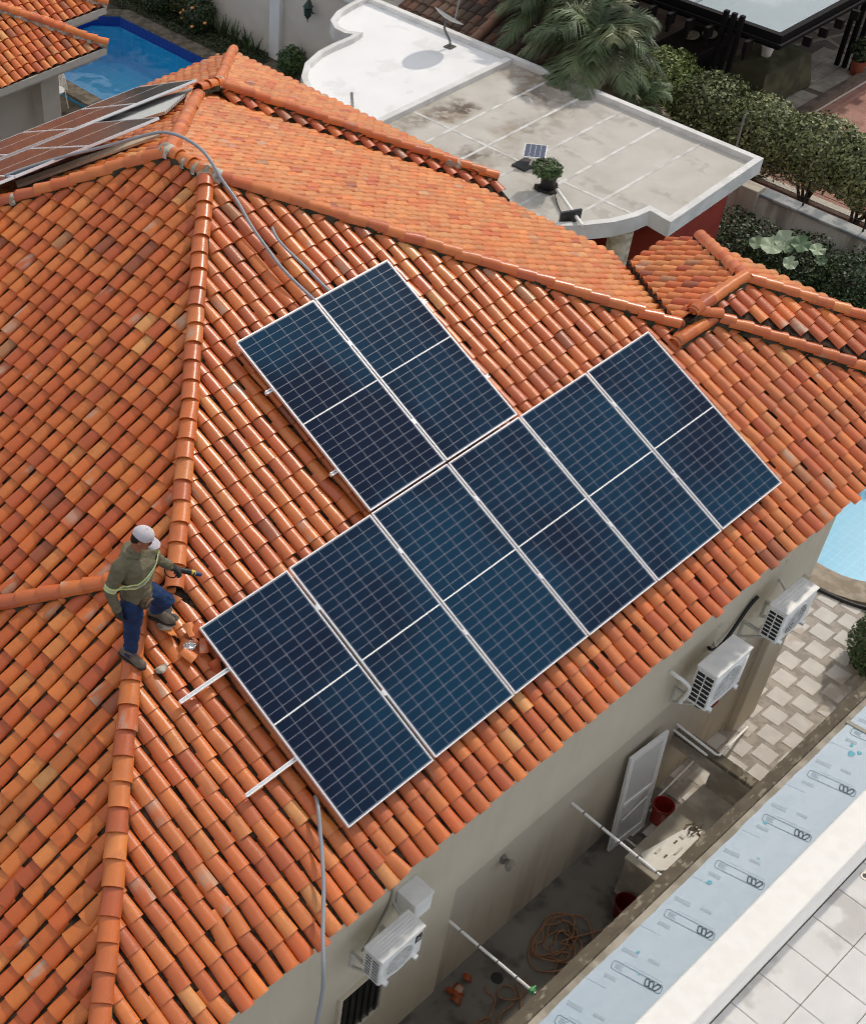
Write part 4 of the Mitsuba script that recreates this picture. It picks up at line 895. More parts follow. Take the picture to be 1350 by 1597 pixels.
obj('drain_cover', frame(lathe([(0, 0), (0.075, 0), (0.075, 0.008), (0.06, 0.012), (0, 0.012)], 24), (2.39, -0.58, 0.0), [1, 0, 0], [0, 1, 0], [0, 0, 1]), C((0.012, 0.012, 0.012), 0.6), None, label='round black drain cover in the passage floor', cat='drain cover')
mat('rope', proc(lambda p, n, uv: mix(lin(128, 88, 62), lin(170, 128, 98), noise(p.x * 90, p.y * 90, p.z * 90))), 0.85)
rr = np.random.default_rng(21)
pts, a = [], 0.0
for k in range(74):
    a += 0.52 + rr.normal(0, 0.12); R = 0.27 + 0.13 * math.sin(k * 0.41) + rr.normal(0, 0.03)
    pts.append((3.30 + 0.10 * math.sin(k * 0.23) + R * 1.12 * math.cos(a), -0.78 + 0.04 * math.cos(k * 0.31) + R * 0.72 * math.sin(a), 0.014 + 0.0009 * k))
pts = [(2.75, -1.22, 0.012), (2.85, -1.05, 0.012)] + pts + [(3.75, -0.98, 0.06), (4.0, -1.02, 0.03)]
obj('coiled_rope', tube(curve(pts, 900), 0.0105, 7), 'm_rope', None, True, label='orange brown rope lying in a loose coil on the passage floor', cat='rope')
pts = [(2.20, -0.56, 0.012), (2.16, -0.66, 0.012), (2.17, -0.72, 0.014), (2.05, -0.80, 0.012), (1.86, -0.86, 0.012), (1.70, -0.84, 0.012), (1.66, -0.95, 0.02), (1.80, -0.97, 0.02), (1.92, -0.88, 0.035), (1.78, -0.80, 0.02), (1.62, -0.92, 0.012), (1.80, -1.02, 0.012), (2.05, -0.92, 0.03), (2.28, -0.92, 0.012), (2.42, -0.80, 0.02), (2.36, -0.70, 0.03), (2.22, -0.74, 0.03), (2.30, -0.90, 0.05), (2.50, -0.92, 0.02), (2.62, -0.86, 0.012), (2.55, -0.78, 0.02), (2.40, -0.92, 0.04), (2.30, -1.04, 0.012), (2.42, -1.12, 0.012), (2.62, -1.10, 0.012)]
obj('coiled_rope', tube(curve(pts, 420), 0.0105, 7), 'm_rope', None, True, label='knotted tan rope lying nearer than the coil on the passage floor', cat='rope')
for k in range(7):
    s = 0.07 + 0.05 * rr.random(); v, f = barrel(s, 0.075, 0.07, 0.05); a = rr.uniform(0, 6.3); ex = np.array([math.cos(a), math.sin(a), 0]); ey = np.array([-math.sin(a), math.cos(a), 0.1])
    v, f = trimesh.intersections.slice_faces_plane(v, f, [1, 0.3, 0], np.array([rr.uniform(-0.05, 0.0), 0, 0]))[:2]
    v = np.array([1.86 + rr.normal(0, 0.12), -0.42 + rr.normal(0, 0.07), 0.004]) + v @ np.array([ex, ey, [0, 0, 1.0]])
    if len(f) > 4: tag(obj('floor_shard', (v, f), 'm_tile', None, True, clay(v, np.array(CLAY[3]) * 0.6, rr)), 'piece of a broken roof tile lying on the passage floor', 'tile shard', 'broken tile pieces on the passage floor')
# ---------------------------------------------------------------- the building next door
nb = thing('neighbour_building', 'neighbouring building with a blue membrane gutter, white parapet and tiled terrace', 'building')
obj('wall', bx(-5, 30, -1.58, -1.44, -0.1, 1.84), 'm_plaster_low', nb, label='passage side wall of the neighbouring building')
ms = []
xs = np.arange(-5, 30.01, 0.07); v = []
for x in xs:
    e = [0.006 * (meshkit.noise(np.array([[x * 9, k * 7.0, 0]]))[0] - 0.5) for k in range(4)]
    v += [[x, -1.434 + e[0], 1.841], [x, -1.436 + e[1], 1.895 + e[2]], [x, -1.574, 1.90 + e[3]], [x, -1.58, 1.841]]
v = np.array(v); f = []
for i in range(len(xs) - 1):
    for j in range(3):
        k = i * 4 + j; f += [[k, k + 4, k + 5], [k, k + 5, k + 1]]
obj('mossy_coping', (v, np.array(f)), 'm_moss', nb, label='weathered mossy wall top')
mat('membrane', proc(lambda p, n, uv: mix(mix(lin(171, 189, 205), lin(182, 199, 213), fbm(p.x * 2, p.y * 5, 1.0, 3)), lin(160, 178, 193), 0.15 * smoothstep(0.6, 0.7, fbm(p.x * 14, p.y * 14, 3.0, 3)))), 0.55)
v = []
for x in np.arange(-5, 30.01, 0.05):
    j = 0.022 * (meshkit.fbm(np.array([[x * 4.3, 3.0, 0]]), 3)[0] - 0.5)
    v += [[x, -1.655 + j, 1.876], [x, -2.43, 1.874]]
v = np.array(v); f = [[i, i + 2, i + 3] for i in range(0, len(v) - 3, 2)] + [[i, i + 3, i + 1] for i in range(0, len(v) - 3, 2)]
obj('gutter_bed', bx(-5, 30, -2.43, -1.581, 1.70, 1.868), 'm_concrete', nb)
mb = obj('membrane', (v, np.array(f)), 'm_membrane', nb, label='pale blue printed waterproof membrane in the gutter')
INK = C(lin(88, 116, 130), 0.6); INK2 = C(lin(158, 175, 190), 0.6)
def ribbon(pts, w, z):
    p = np.asarray(pts, float)
    line = LineString(p).buffer(w / 2, cap_style=2, join_style=1, resolution=4)
    return sheet(line, z)
def capsule(c, d, l, w, n=7):
    d = np.array(d) / np.hypot(*d); s = np.array([-d[1], d[0]]); c = np.array(c); q = []
    for a in np.linspace(-np.pi / 2, np.pi / 2, n): q.append(c + d * (l / 2 - w / 2 + w / 2 * math.cos(a)) + s * w / 2 * math.sin(a))
    for a in np.linspace(np.pi / 2, 3 * np.pi / 2, n): q.append(c + d * (-l / 2 + w / 2 + w / 2 * math.cos(a)) + s * w / 2 * math.sin(a))
    return np.array(q + [q[0]])
ZM = 1.879
pd = np.array([0.14, -0.525]) / math.hypot(0.14, 0.525); ps = np.array([-pd[1], pd[0]])
for k in range(-3, 12):
    o = np.array([0.565 + 0.9415 * k, -1.755])
    L_ = lambda s, t: o + pd * s + ps * t
    body_ = [L_(0.27 + q[0], 0.058 + q[1]) for q in capsule((0, 0), (1, 0), 0.55, 0.105)]
    rect = Polygon([L_(0.0, 0.0), L_(0.54, 0.0), L_(0.54, 0.112), L_(0.0, 0.112)]).buffer(-0.03).buffer(0.03).exterior.coords
    obj('print', ribbon(rect, 0.0065, ZM), INK, mb)
    for c, d, l in (((0.385, 0.056), (-0.16, 1), 0.092), ((0.432, 0.053), (-0.16, 1), 0.092), ((0.486, 0.056), (0.43, 0.90), 0.098)):
        q = [L_(*p) for p in capsule(c, d, l, 0.042)]
        obj('logo', ribbon(q, 0.012, ZM + 0.001), C(lin(24, 52, 68), 0.6), mb)
    for s0, s1, t0, t1 in ((0.035, 0.12, 0.03, 0.045), (0.035, 0.10, 0.055, 0.07), (0.035, 0.12, 0.08, 0.092)):
        obj('print', sheet(Polygon([L_(s0, t0), L_(s1, t0), L_(s1, t1), L_(s0, t1)]), ZM), INK2, mb)
    for s, t, w, h in ((0.02, 0.26, 0.17, 0.055), (0.30, 0.30, 0.12, 0.04), (0.22, 0.78, 0.13, 0.05)):
        obj('print', sheet(Polygon([L_(s, t), L_(s + w, t), L_(s + w, t + h), L_(s, t + h)]), ZM - 0.001), INK2, mb)
    obj('print', ribbon([L_(0.10, 0.150), L_(0.52, 0.150)], 0.004, ZM), INK2, mb); obj('print', ribbon([L_(0.0, 0.66), L_(0.30, 0.66)], 0.004, ZM), INK2, mb)
def blot(cx, cy, r, seed, key):
    a = np.linspace(0, 2 * np.pi, 40, endpoint=False); k = r * (0.55 + 0.9 * meshkit.fbm(np.c_[np.cos(a) * 1.6, np.sin(a) * 1.6, a * 0 + seed], 3))
    obj(key, sheet(Polygon(np.c_[cx + k * np.cos(a) * 1.0, cy + k * np.sin(a) * 0.8]), ZM + 0.002), C(lin(92, 170, 192), 0.6), mb)
for q in ((7.12, -2.16, 0.16, 1), (6.90, -1.92, 0.045, 2), (6.98, -1.98, 0.03, 3), (7.02, -1.86, 0.025, 4), (5.27, -1.80, 0.022, 5), (4.80, -2.02, 0.012, 6), (4.12, -1.84, 0.03, 7), (2.82, -1.84, 0.02, 8), (2.62, -2.0, 0.012, 9)):
    blot(*q, 'stain')
obj('membrane_seam', frame(bx(-0.03, 0.03, 0, 0.80, 0, 0.012, 0.003), (7.30, -1.62, 1.875), unit([1, 0.1, 0]), unit([0.1, -1, 0]), [0, 0, 1]), C(lin(160, 156, 144), 0.7), mb)
mat('parapet', proc(two_tone(lin(237, 234, 229), lin(241, 239, 234), 9)), 0.7, bump=(FINE, 0.0008))
obj('parapet', bx(-5, 30, -2.80, -2.432, 1.70, 2.70, 0.012), 'm_parapet', nb, label='white painted parapet')
obj('terrace_bed', bx(-5, 30, -9, -2.802, 1.60, 1.885), C(lin(112, 106, 98), 0.9), nb)
mat('terrace_tile', proc(lambda p, n, uv: mix(mix(lin(206, 204, 202), lin(222, 220, 218), fbm(p.x * 5, p.y * 5, 1.0, 4)), lin(172, 168, 163), 0.6 * smoothstep(0.56, 0.72, fbm(p.x * 2.2, p.y * 2.2, 7.0, 5)))), 0.7)
for i in range(-2, 26):
    for j in range(7):
        x0 = 0.515 + 0.5105 * i - 0.51; y1 = -2.815 - 0.485 * j
        px = project([x0 + 0.25, y1 - 0.25, 1.9])[0]
        if not (-100 < px[0] < 1700 and 900 < px[1] < 1950): continue
        obj('floor_tile', bx(x0, x0 + 0.502, y1 - 0.477, y1, 1.88, 1.90 + rp.uniform(0, 0.0025), 0.004), 'm_terrace_tile', nb)
dc = thing('floor_drain', 'small round metal drain in the terrace tiles by the parapet', 'drain')
obj('ring', frame(lathe([(0.03, 0), (0.055, 0), (0.055, 0.006), (0.03, 0.006), (0.03, 0)], 24), (5.47, -2.92, 1.9025), [1, 0, 0], [0, 1, 0], [0, 0, 1]), C(lin(140, 138, 132), 0.4, 0.5), dc)
obj('grate', frame(lathe([(0, 0), (0.03, 0), (0.03, 0.004), (0, 0.004)], 16), (5.47, -2.92, 1.9025), [1, 0, 0], [0, 1, 0], [0, 0, 1]), C((0.03, 0.03, 0.03), 0.6), dc)

# ---------------------------------------------------------------- foliage
def leaf_cloud(pts, nrm, size, r, cols, long=1.6, droop=0.25):
    """One small folded leaf at each point, facing about along nrm."""
    n = len(pts); N = nrm + r.normal(0, 0.55, (n, 3)); N /= np.linalg.norm(N, axis=1, keepdims=True)
    A = np.cross(N, r.normal(0, 1, (n, 3))); A /= np.linalg.norm(A, axis=1, keepdims=True); Bv = np.cross(N, A)
    s = size * r.uniform(0.65, 1.35, (n, 1)); l = s * long
    tip = pts + A * l - N * l * droop; base = pts - A * l * 0.1
    left = pts + A * l * 0.45 + Bv * s * 0.5 - N * s * 0.12; right = pts + A * l * 0.45 - Bv * s * 0.5 - N * s * 0.12
    v = np.stack([base, left, tip, right], 1).reshape(-1, 3); k = np.arange(n) * 4
    f = np.vstack([np.c_[k, k + 1, k + 2], np.c_[k, k + 2, k + 3]])
    c = np.array(cols)[r.integers(0, len(cols), n)] * r.uniform(0.75, 1.25, (n, 1))
    return (v, f), np.repeat(c, 4, axis=0)
GREENS = [(0.060, 0.115, 0.030), (0.082, 0.140, 0.040), (0.048, 0.092, 0.026), (0.105, 0.155, 0.052), (0.065, 0.100, 0.040)]
DARKG = [(0.034, 0.060, 0.022), (0.046, 0.076, 0.028), (0.026, 0.046, 0.018), (0.058, 0.086, 0.034)]
def shell(c, rad, n, r, depth=0.35, lump=0.28, seed=0, flat=0.0):
    """Points through the outer volume of a lumpy ellipsoid, and their outward directions."""
    d = r.normal(0, 1, (n, 3)); d /= np.linalg.norm(d, axis=1, keepdims=True)
    if flat: d[:, 2] = np.abs(d[:, 2]) * (1 - flat) + d[:, 2] * flat; d /= np.linalg.norm(d, axis=1, keepdims=True)
    k = (1 + lump * 2 * (meshkit.fbm(d * 2.4 + seed * 7.3, 3, seed) - 0.5)) * (1 - depth * r.random(n) ** 1.8)
    return np.asarray(c) + d * k[:, None] * rad, d
rg = np.random.default_rng(31)
def shrub(name, c, rad, n, size, cols, label, cat_, stems=4, seed=1, group=None, **k):
    t = thing(name, label, cat_, group)
    p, d = shell(c, np.array(rad), n, rg, seed=seed, **k)
    m, col = leaf_cloud(p, d, size, rg, cols)
    obj('crown', m, 'm_vc_leaf', t, False, col)
    st = []
    for i in range(stems):
        a = rg.uniform(0, 6.3); e = np.array(c) + np.array([math.cos(a) * rad[0] * 0.5, math.sin(a) * rad[1] * 0.5, rad[2] * 0.2])
        st.append(tube(curve([[c[0] + 0.1 * math.cos(a), c[1] + 0.1 * math.sin(a), -0.05], (np.array([c[0], c[1], c[2] * 0.6]) + e) / 2, e], 8), 0.022, 6))
    obj('trunk', cat(st), C(lin(70, 58, 46), 0.9), t, True)
    return t
shrub('round_shrub', (10.35, -0.98, 0.42), (0.62, 0.50, 0.55), 6500, 0.032, GREENS[:3] + DARKG[:2], 'round clipped green shrub on the patio by the mossy wall', 'shrub', seed=4, lump=0.12)
# hedge row beyond the garden wall: five bushes grown together
for k, (y, x, h, rad) in enumerate(((10.6, 20.75, 1.12, (0.85, 0.95, 0.95)), (9.3, 20.8, 1.02, (0.82, 1.0, 0.85)), (8.0, 20.75, 1.02, (0.80, 1.0, 0.82)), (6.7, 20.75, 1.15, (0.80, 1.0, 0.74)), (5.5, 20.7, 1.15, (0.80, 0.95, 0.72)), (4.3, 20.7, 1.15, (0.8, 0.9, 0.70)))):
    lab = ['light green hedge bush with fresh shoots beside the palm', 'dark green hedge bush second from the palm', 'dark green hedge bush third from the palm', 'hedge bush on bare forked trunks beside the slab corner', 'hedge bush on bare trunks nearest the right edge of the photo', 'hedge bush on bare trunks at the right edge'][k]
    t = thing('hedge_bush', lab, 'bush', 'bushes of the hedge beyond the garden wall')
    p, d = shell((x, y, h), np.array(rad), 8500, rg, seed=20 + k, lump=0.30, depth=0.45)
    cols = [(0.20, 0.25, 0.07), (0.25, 0.29, 0.09), (0.15, 0.20, 0.06)] if k == 0 else [(0.20, 0.23, 0.09), (0.26, 0.28, 0.12), (0.15, 0.175, 0.07), (0.09, 0.11, 0.05)]
    m, col = leaf_cloud(p, d, 0.048, rg, cols)
    obj('crown', m, 'm_vc_leaf', t, False, col)
    if k >= 3:
        st = []
        for i in range(5):
            b = np.array([x - 0.02 + rg.normal(0, 0.08), y + rg.normal(0, 0.22), -0.05]); e = b + [rg.normal(0, 0.30), rg.normal(0, 0.35), 1.0]
            st.append(tube(curve([b, (b + e) / 2 + rg.normal(0, 0.06, 3), e], 9), np.linspace(0.04, 0.018, 9), 6))
        obj('trunk', cat(st), C(lin(58, 48, 40), 0.9), t, True)
# ---------------------------------------------------------------- garden wall, planting strip
gw = thing('garden_wall', 'grey weathered garden wall with a wire fence on top', 'wall')
obj('wall', bx(18.45, 18.68, -2.0, 7.2, -0.1, 1.14), mat('pale_concrete', proc(lambda p, n, uv: mix(mix(lin(196, 190, 178), lin(214, 208, 197), fbm(p.x * 2, p.y * 2, p.z * 2, 4)), lin(128, 120, 108), 0.7 * smoothstep(0.5, 0.75, fbm(p.x * 4.0 + p.y * 4.0, p.z * 0.7, 5.0, 5)))), 0.85), gw)
mat('coping_grey', proc(two_tone(lin(118, 122, 124), lin(160, 160, 156), 5)), 0.85)
obj('coping', bx(18.40, 18.73, -2.0, 7.22, 1.142, 1.20, 0.01), 'm_coping_grey', gw)
obj('pier', bx(18.30, 18.6, 6.55, 6.95, -0.1, 1.28, 0.01), 'm_plaster_low', gw)
fence = thing('wire_fence', 'thin dark wire fence on top of the garden wall', 'fence')
for k in range(7):
    y = 7.0 - 1.25 * k; obj('post', bx(18.60, 18.63, y - 0.015, y + 0.015, 1.2, 1.75), 'm_black', fence)
for z in (1.38, 1.56, 1.72):
    obj('wire', tube([(18.615, -1.5, z), (18.615, 7.05, z)], 0.006, 5), 'm_black', fence)
obj('fence_pole', tube([(18.55, 7.35, 0.0), (18.62, 7.40, 2.5)], 0.02, 8), C(lin(150, 148, 144), 0.5), None, True, label='thin grey pole beside the right corner of the concrete roof', cat='pole')
struct('court', bx(18.7, 27.3, -8, 8.62, -0.05, -0.02), mat('court', proc(two_tone(lin(150, 108, 96), lin(168, 126, 112), 3)), 0.85))
struct('court_kerb', bx(20.85, 21.05, -8, 8.6, -0.02, 0.06), C(lin(206, 200, 190), 0.8))
struct('terrace_kerb', bx(18.7, 34.0, 8.622, 8.86, -0.05, 0.16), mat('kerb_stone', proc(two_tone(lin(92, 78, 68), lin(116, 100, 88), 6)), 0.85))
obj('white_edge', bx(23.5, 34.0, 8.60, 8.621, 0.0, 0.05), C(lin(200, 190, 178), 0.8), 'terrace_kerb')
struct('pergola_floor', bx(18.7, 36, 8.862, 24, -0.05, 0.06), mat('floor_brown', proc(two_tone(lin(92, 80, 72), lin(112, 98, 88), 3)), 0.8))
mat('floor_tile', proc(two_tone(lin(158, 148, 136), lin(180, 170, 158), 5)), 0.75)
for bx0, by0, nx, ny in ((22.9, 8.95, 5, 3), (25.25, 8.95, 5, 3), (22.9, 10.35, 5, 6)):
    for i in range(nx):
        for j in range(ny):
            x, y = bx0 + i * 0.43, by0 + j * 0.43
            obj('tile', bx(x, x + 0.415, y, y + 0.415, 0.055, 0.072, 0.003), 'm_floor_tile', 'pergola_floor')
for q in (((26.6, 10.9), (28.6, 10.2)), ((27.4, 9.4), (28.4, 11.6)), ((28.6, 11.2), (29.6, 9.2)), ((26.6, 10.0), (30.5, 9.6))):
    a, b = np.array([*q[0], 0.062]), np.array([*q[1], 0.062]); d = unit(b - a)
    obj('inlay', frame(bx(0, np.linalg.norm(b - a), -0.06, 0.06, -0.001, 0.006), a, d, [-d[1], d[0], 0], [0, 0, 1]), C(lin(150, 138, 122), 0.8), 'pergola_floor')
# ---------------------------------------------------------------- pergola
pg = thing('pergola', 'dark framed pergola with a flat grey sheet roof', 'pergola')
mat('sheet_grey', proc(two_tone(lin(146, 160, 166), lin(164, 176, 180), 1.2)), 0.55)
DK = mat('dark_frame', (0.009, 0.008, 0.009), 0.75, spec=0.15)
obj('roof_sheet', bx(22.0, 33.0, 8.82, 17.0, 2.56, 2.60), 'm_sheet_grey', pg)
for y in (10.9, 13.0, 15.0): obj('seam', bx(22.0, 33.0, y - 0.03, y + 0.03, 2.601, 2.612), C(lin(120, 134, 138), 0.6), pg)
obj('beam', bx(21.86, 21.995, 8.68, 17.0, 2.30, 2.615), DK, pg); obj('beam', bx(21.996, 33.0, 8.68, 8.815, 2.30, 2.614), DK, pg)
obj('lip', bx(21.75, 33.0, 8.58, 8.64, 2.40, 2.47), DK, pg); obj('lip', bx(21.74, 21.80, 8.58, 17.0, 2.40, 2.47), DK, pg)
for k in range(16):
    y = 9.2 + k * 0.48; obj('rafter_end', bx(21.50, 21.738, y, y + 0.09, 2.16, 2.42), DK, pg)
    obj('rafter_end', bx(21.54, 21.62, y + 0.02, y + 0.07, 2.0, 2.158), DK, pg)
for k in range(10):
    x = 22.6 + k * 0.62; obj('rafter_end', bx(x, x + 0.09, 8.40, 8.578, 2.22, 2.42), DK, pg)
for cx, cy in ((21.62, 9.72), (26.75, 9.32)):
    for s in (-1, 0, 1):
        obj('post', bx(cx - 0.045, cx + 0.045, cy + 0.19 * s - 0.05, cy + 0.19 * s + 0.05, 0.0, 2.86 if cx < 22 else 2.55), DK, pg)
mat('tarp', proc(two_tone(lin(66, 66, 46), lin(90, 88, 64), 2.5)), 0.8)
tp = m3.Manifold.hull_points(np.array([[x, y, z] for x, y, z in [(23.2, 9.35, 0.06), (25.35, 9.35, 0.06), (25.35, 10.7, 0.06), (23.2, 10.7, 0.06), (23.35, 9.5, 0.92), (25.2, 9.5, 0.86), (25.2, 10.55, 1.02), (23.35, 10.55, 0.90), (24.3, 10.0, 1.10)]], np.float32)).refine_to_length(0.06).to_mesh()
tp = trimesh.Trimesh(np.array(tp.vert_properties[:, :3]), np.array(tp.tri_verts), process=True); trimesh.smoothing.filter_taubin(tp, 0.5, 0.53, 8)
obj('tarp_cover', folds(tp, 0.16, 2.3, 4, (1, 1, 0.6)), 'm_tarp', None, True, label='olive tarpaulin draped over a large box under the pergola corner', cat='tarpaulin')
wp = thing('white_pot', 'white round pot standing on the olive tarpaulin', 'pot')
obj('pot', frame(lathe([(0, 0), (0.10, 0), (0.14, 0.24), (0.13, 0.24), (0.09, 0.03), (0, 0.03)], 24), (24.05, 9.98, 1.02), [1, 0, 0], [0, 1, 0], [0, 0, 1]), 'm_white', wp, True)
obj('lip', frame(lathe([(0.13, 0.23), (0.155, 0.23), (0.155, 0.26), (0.13, 0.26), (0.13, 0.23)], 24), (24.05, 9.98, 1.02), [1, 0, 0], [0, 1, 0], [0, 0, 1]), 'm_white', wp, True)
sf = thing('outdoor_sofa', 'dark outdoor bench with pale cushions behind the hedge', 'bench')
obj('seat', bx(23.0, 24.9, 11.4, 12.5, 0.06, 0.70, 0.03), C(lin(40, 30, 28), 0.8), sf); obj('back', bx(24.9, 25.1, 11.4, 12.5, 0.06, 1.1, 0.03), C(lin(40, 30, 28), 0.8), sf)
for k, (x, y) in enumerate(((24.2, 12.0), (24.55, 11.75))):
    m = trimesh.creation.icosphere(3, 1.0); m.vertices = m.vertices * [0.20, 0.17, 0.09] + [x, y, 0.80]; obj('cushion', m, C(lin(150, 140, 122), 0.9), sf, True)
for k, (x, y) in enumerate(((26.62, 8.95),)):
    t = thing('potted_plant', 'small plant in a terracotta pot at the pergola floor edge', 'plant')
    obj('pot', frame(lathe([(0, 0), (0.13, 0), (0.19, 0.36), (0.16, 0.36), (0.12, 0.03), (0, 0.30)], 20), (x, y, 0.07), [1, 0, 0], [0, 1, 0], [0, 0, 1]), C(lin(140, 74, 52), 0.7), t, True)
    p, d = shell((x, y, 0.68), np.array([0.26, 0.26, 0.30]), 700, rg, seed=3); m, col = leaf_cloud(p, d, 0.05, rg, DARKG); obj('leaves', m, 'm_vc_leaf', t, False, col)
# wall with hanging plants behind the pergola
obj('back_wall', bx(27.4, 27.7, 12.2, 24, -0.1, 2.2), mat('cream_wall', proc(two_tone(lin(150, 128, 106), lin(176, 156, 134), 2)), 0.9), None, label='cream wall at the back of the pergola', cat='wall')
# ---------------------------------------------------------------- concrete roofed building
cb = thing('flat_roof_building', 'red walled building with a flat grey and white concrete roof', 'building')
SL = [(11.2, 6.9), (11.8, 6.72), (12.15, 6.42), (12.6, 6.14), (13.0, 6.00), (13.34, 5.96), (13.28, 5.52), (16.10, 5.66), (16.10, 15.15)]
WH = [(15.54, 15.10), (15.1, 15.02), (14.72, 14.82), (14.52, 14.5), (14.50, 14.22), (14.62, 14.02), (14.42, 13.98), (13.95, 13.99), (13.5, 13.95), (12.95, 13.76), (12.5, 13.40), (12.15, 12.85), (12.0, 12.2), (11.95, 11.2), (11.2, 11.2)]
slab = Polygon(SL + WH)
if not slab.is_valid: slab = slab.buffer(0)
grey_part = slab.intersection(sbox(0, 0, 40, 11.14)); white_part = slab.intersection(sbox(0, 11.20, 40, 40))
def stains(p, n, uv):
    a = mix(lin(178, 173, 164), lin(204, 200, 192), fbm(p.x * 2.2, p.y * 2.2, 0.0, 6))
    wet = smoothstep(7.6, 9.4, p.y - 0.30 * (p.x - 13.0)) * smoothstep(11.6, 10.4, p.y)
    b = smoothstep(0.40, 0.60, fbm(p.x * 1.0 + 3.1, p.y * 0.9, 2.0, 5)) * wet
    c = smoothstep(0.52, 0.66, fbm(p.x * 1.7, p.y * 1.5 + 9, 5.0, 5)) * wet
    e = smoothstep(0.55, 0.70, fbm(p.x * 3.2 + 7, p.y * 1.1, 8.0, 5))
    g = smoothstep(0.30, 0.62, fbm(p.x * 9, p.y * 9, 1.0, 3))
    return mix(mix(mix(a, lin(136, 118, 99), 0.85 * b * (0.55 + 0.45 * g)), lin(78, 70, 64), 0.75 * c * b * g), lin(152, 147, 139), 0.45 * e * g)
mat('roof_grey', proc(stains), 0.85, spec=0.25)
mat('roof_white', proc(lambda p, n, uv: mix(mix(lin(230, 230, 230), lin(238, 238, 238), fbm(p.x * 1.5, p.y * 1.5, 0.0, 3)), lin(214, 213, 211), 0.4 * smoothstep(0.64, 0.78, fbm(p.x * 3.0, p.y * 3.0, 5.0, 4)))), 0.8, spec=0.25)
mat('joint', proc(two_tone(lin(186, 183, 178), lin(216, 214, 210), 5)), 0.85)
mat('rim', proc(two_tone(lin(204, 203, 200), lin(220, 219, 217), 3)), 0.8)
ZR = 3.12
obj('roof_slab', prism(grey_part, 2.95, ZR), 'm_roof_grey', cb, label='grey stained concrete part of the flat roof')
obj('roof_slab', prism(white_part, 2.95, ZR), 'm_roof_white', cb, label='white painted part of the flat roof')
rimp = slab.buffer(0.04, join_style=2).difference(slab.buffer(-0.08, join_style=2))
obj('rim', prism(rimp, 2.94, ZR + 0.11), 'm_rim', cb, label='raised pale rim round the flat roof')
obj('rim_divider', bx(11.9, 15.98, 11.10, 11.24, ZR - 0.02, ZR + 0.105), 'm_rim', cb)
for y in (6.75, 7.6, 8.45, 9.3, 10.15): obj('joint', bx(11.3, 15.98, y - 0.03, y + 0.03, ZR - 0.01, ZR + 0.008, 0.003), 'm_joint', cb)
for x in (13.15,): obj('joint', bx(x - 0.03, x + 0.03, 6.1, 11.09, ZR - 0.01, ZR + 0.0065, 0.003), 'm_joint', cb)
mat('red_wall', proc(two_tone(lin(132, 44, 34), lin(150, 56, 44), 2)), 0.8)
obj('wall', cat([bx(13.9, 15.72, 5.86, 11.0, -0.1, 2.945), bx(14.75, 15.72, 11.0, 13.6, -0.1, 2.945), bx(13.2, 13.9, 7.2, 12.0, -0.1, 2.944)]), 'm_red_wall', cb, label='dark red wall under the flat roof')
mat('column_stone', proc(two_tone(lin(176, 165, 144), lin(210, 200, 180), 12)), 0.85, bump=(ROUGHN, 0.01))
obj('column', frame(lathe([(0, -0.05), (0.20, -0.05), (0.20, 2.94), (0, 2.94)], 28), (13.02, 6.20, 0), [1, 0, 0], [0, 1, 0], [0, 0, 1]), 'm_column_stone', cb, True, label='rough round stone column under the rim')
pl = thing('roof_pole', 'white pole leaning from the flat roof over its rim by the plant pot', 'pole')
obj('pole', tube([(12.72, 7.40, 3.22), (12.00, 6.32, 3.30)], 0.030, 10), 'm_white', pl, True)
obj('wire', tube(curve([(12.70, 7.42, 3.16), (12.45, 7.15, 3.13), (12.2, 6.8, 3.14), (12.05, 6.5, 3.28)], 16), 0.008, 5), 'm_black', pl, True)
fx = obj('flood_light', frame(bx(-0.19, 0.19, -0.025, 0.025, -0.12, 0.12, 0.006), (12.12, 6.66, 3.27), unit([0.9, -0.42, 0]), unit([0.42, 0.9, 0]), [0, 0, 1]), C((0.02, 0.02, 0.022), 0.4), None, label='black flat flood light standing by the curved rim of the roof', cat='flood light')
fy = obj('hanging_lamp', frame(lathe([(0, 0), (0.10, 0.0), (0.16, 0.14), (0.10, 0.22), (0, 0.24)], 16), (11.95, 6.18, 2.62), [1, 0, 0], [0, 1, 0], [0, 0, 1]), C((0.05, 0.05, 0.05), 0.4), None, True, label='dark lamp head hanging below the roof rim at the pole end', cat='lamp')
pp = thing('roof_plant', 'green bushy plant in a black pot on the flat roof', 'plant')
obj('pot', frame(lathe([(0, 0), (0.12, 0), (0.14, 0.30), (0.125, 0.30), (0.11, 0.26), (0, 0.26)], 24), (12.75, 7.62, ZR + 0.03), [1, 0, 0], [0, 1, 0], [0, 0, 1]), C((0.015, 0.016, 0.018), 0.5), pp, True)
obj('base_debris', folds(body([], 0.02, 3, [np.vstack([ell([12.75, 7.62, ZR + 0.03], [0.20, 0.19, 0.05])])]), 0.20, 9, 3), C(lin(52, 46, 40), 0.95), pp, False)
p, d = shell((12.70, 7.66, ZR + 0.40), np.array([0.27, 0.27, 0.14]), 1100, rg, seed=8); m, col = leaf_cloud(p, d, 0.030, rg, GREENS); obj('leaves', m, 'm_vc_leaf', pp, False, col)
sl = thing('solar_lamp', 'small tilted solar panel on a stand behind the roof plant', 'solar panel')
su, sv_ = unit([0.55, -0.83, 0.0]), unit([0.72, 0.48, 0.20]); sn = np.cross(su, sv_); sn = sn if sn[2] > 0 else -sn; so = np.array([13.02, 8.42, ZR + 0.20])
obj('frame', frame(bx(0, 0.40, 0, 0.36, -0.02, 0.0, 0.003), so, su, sv_, sn), 'm_white', sl)
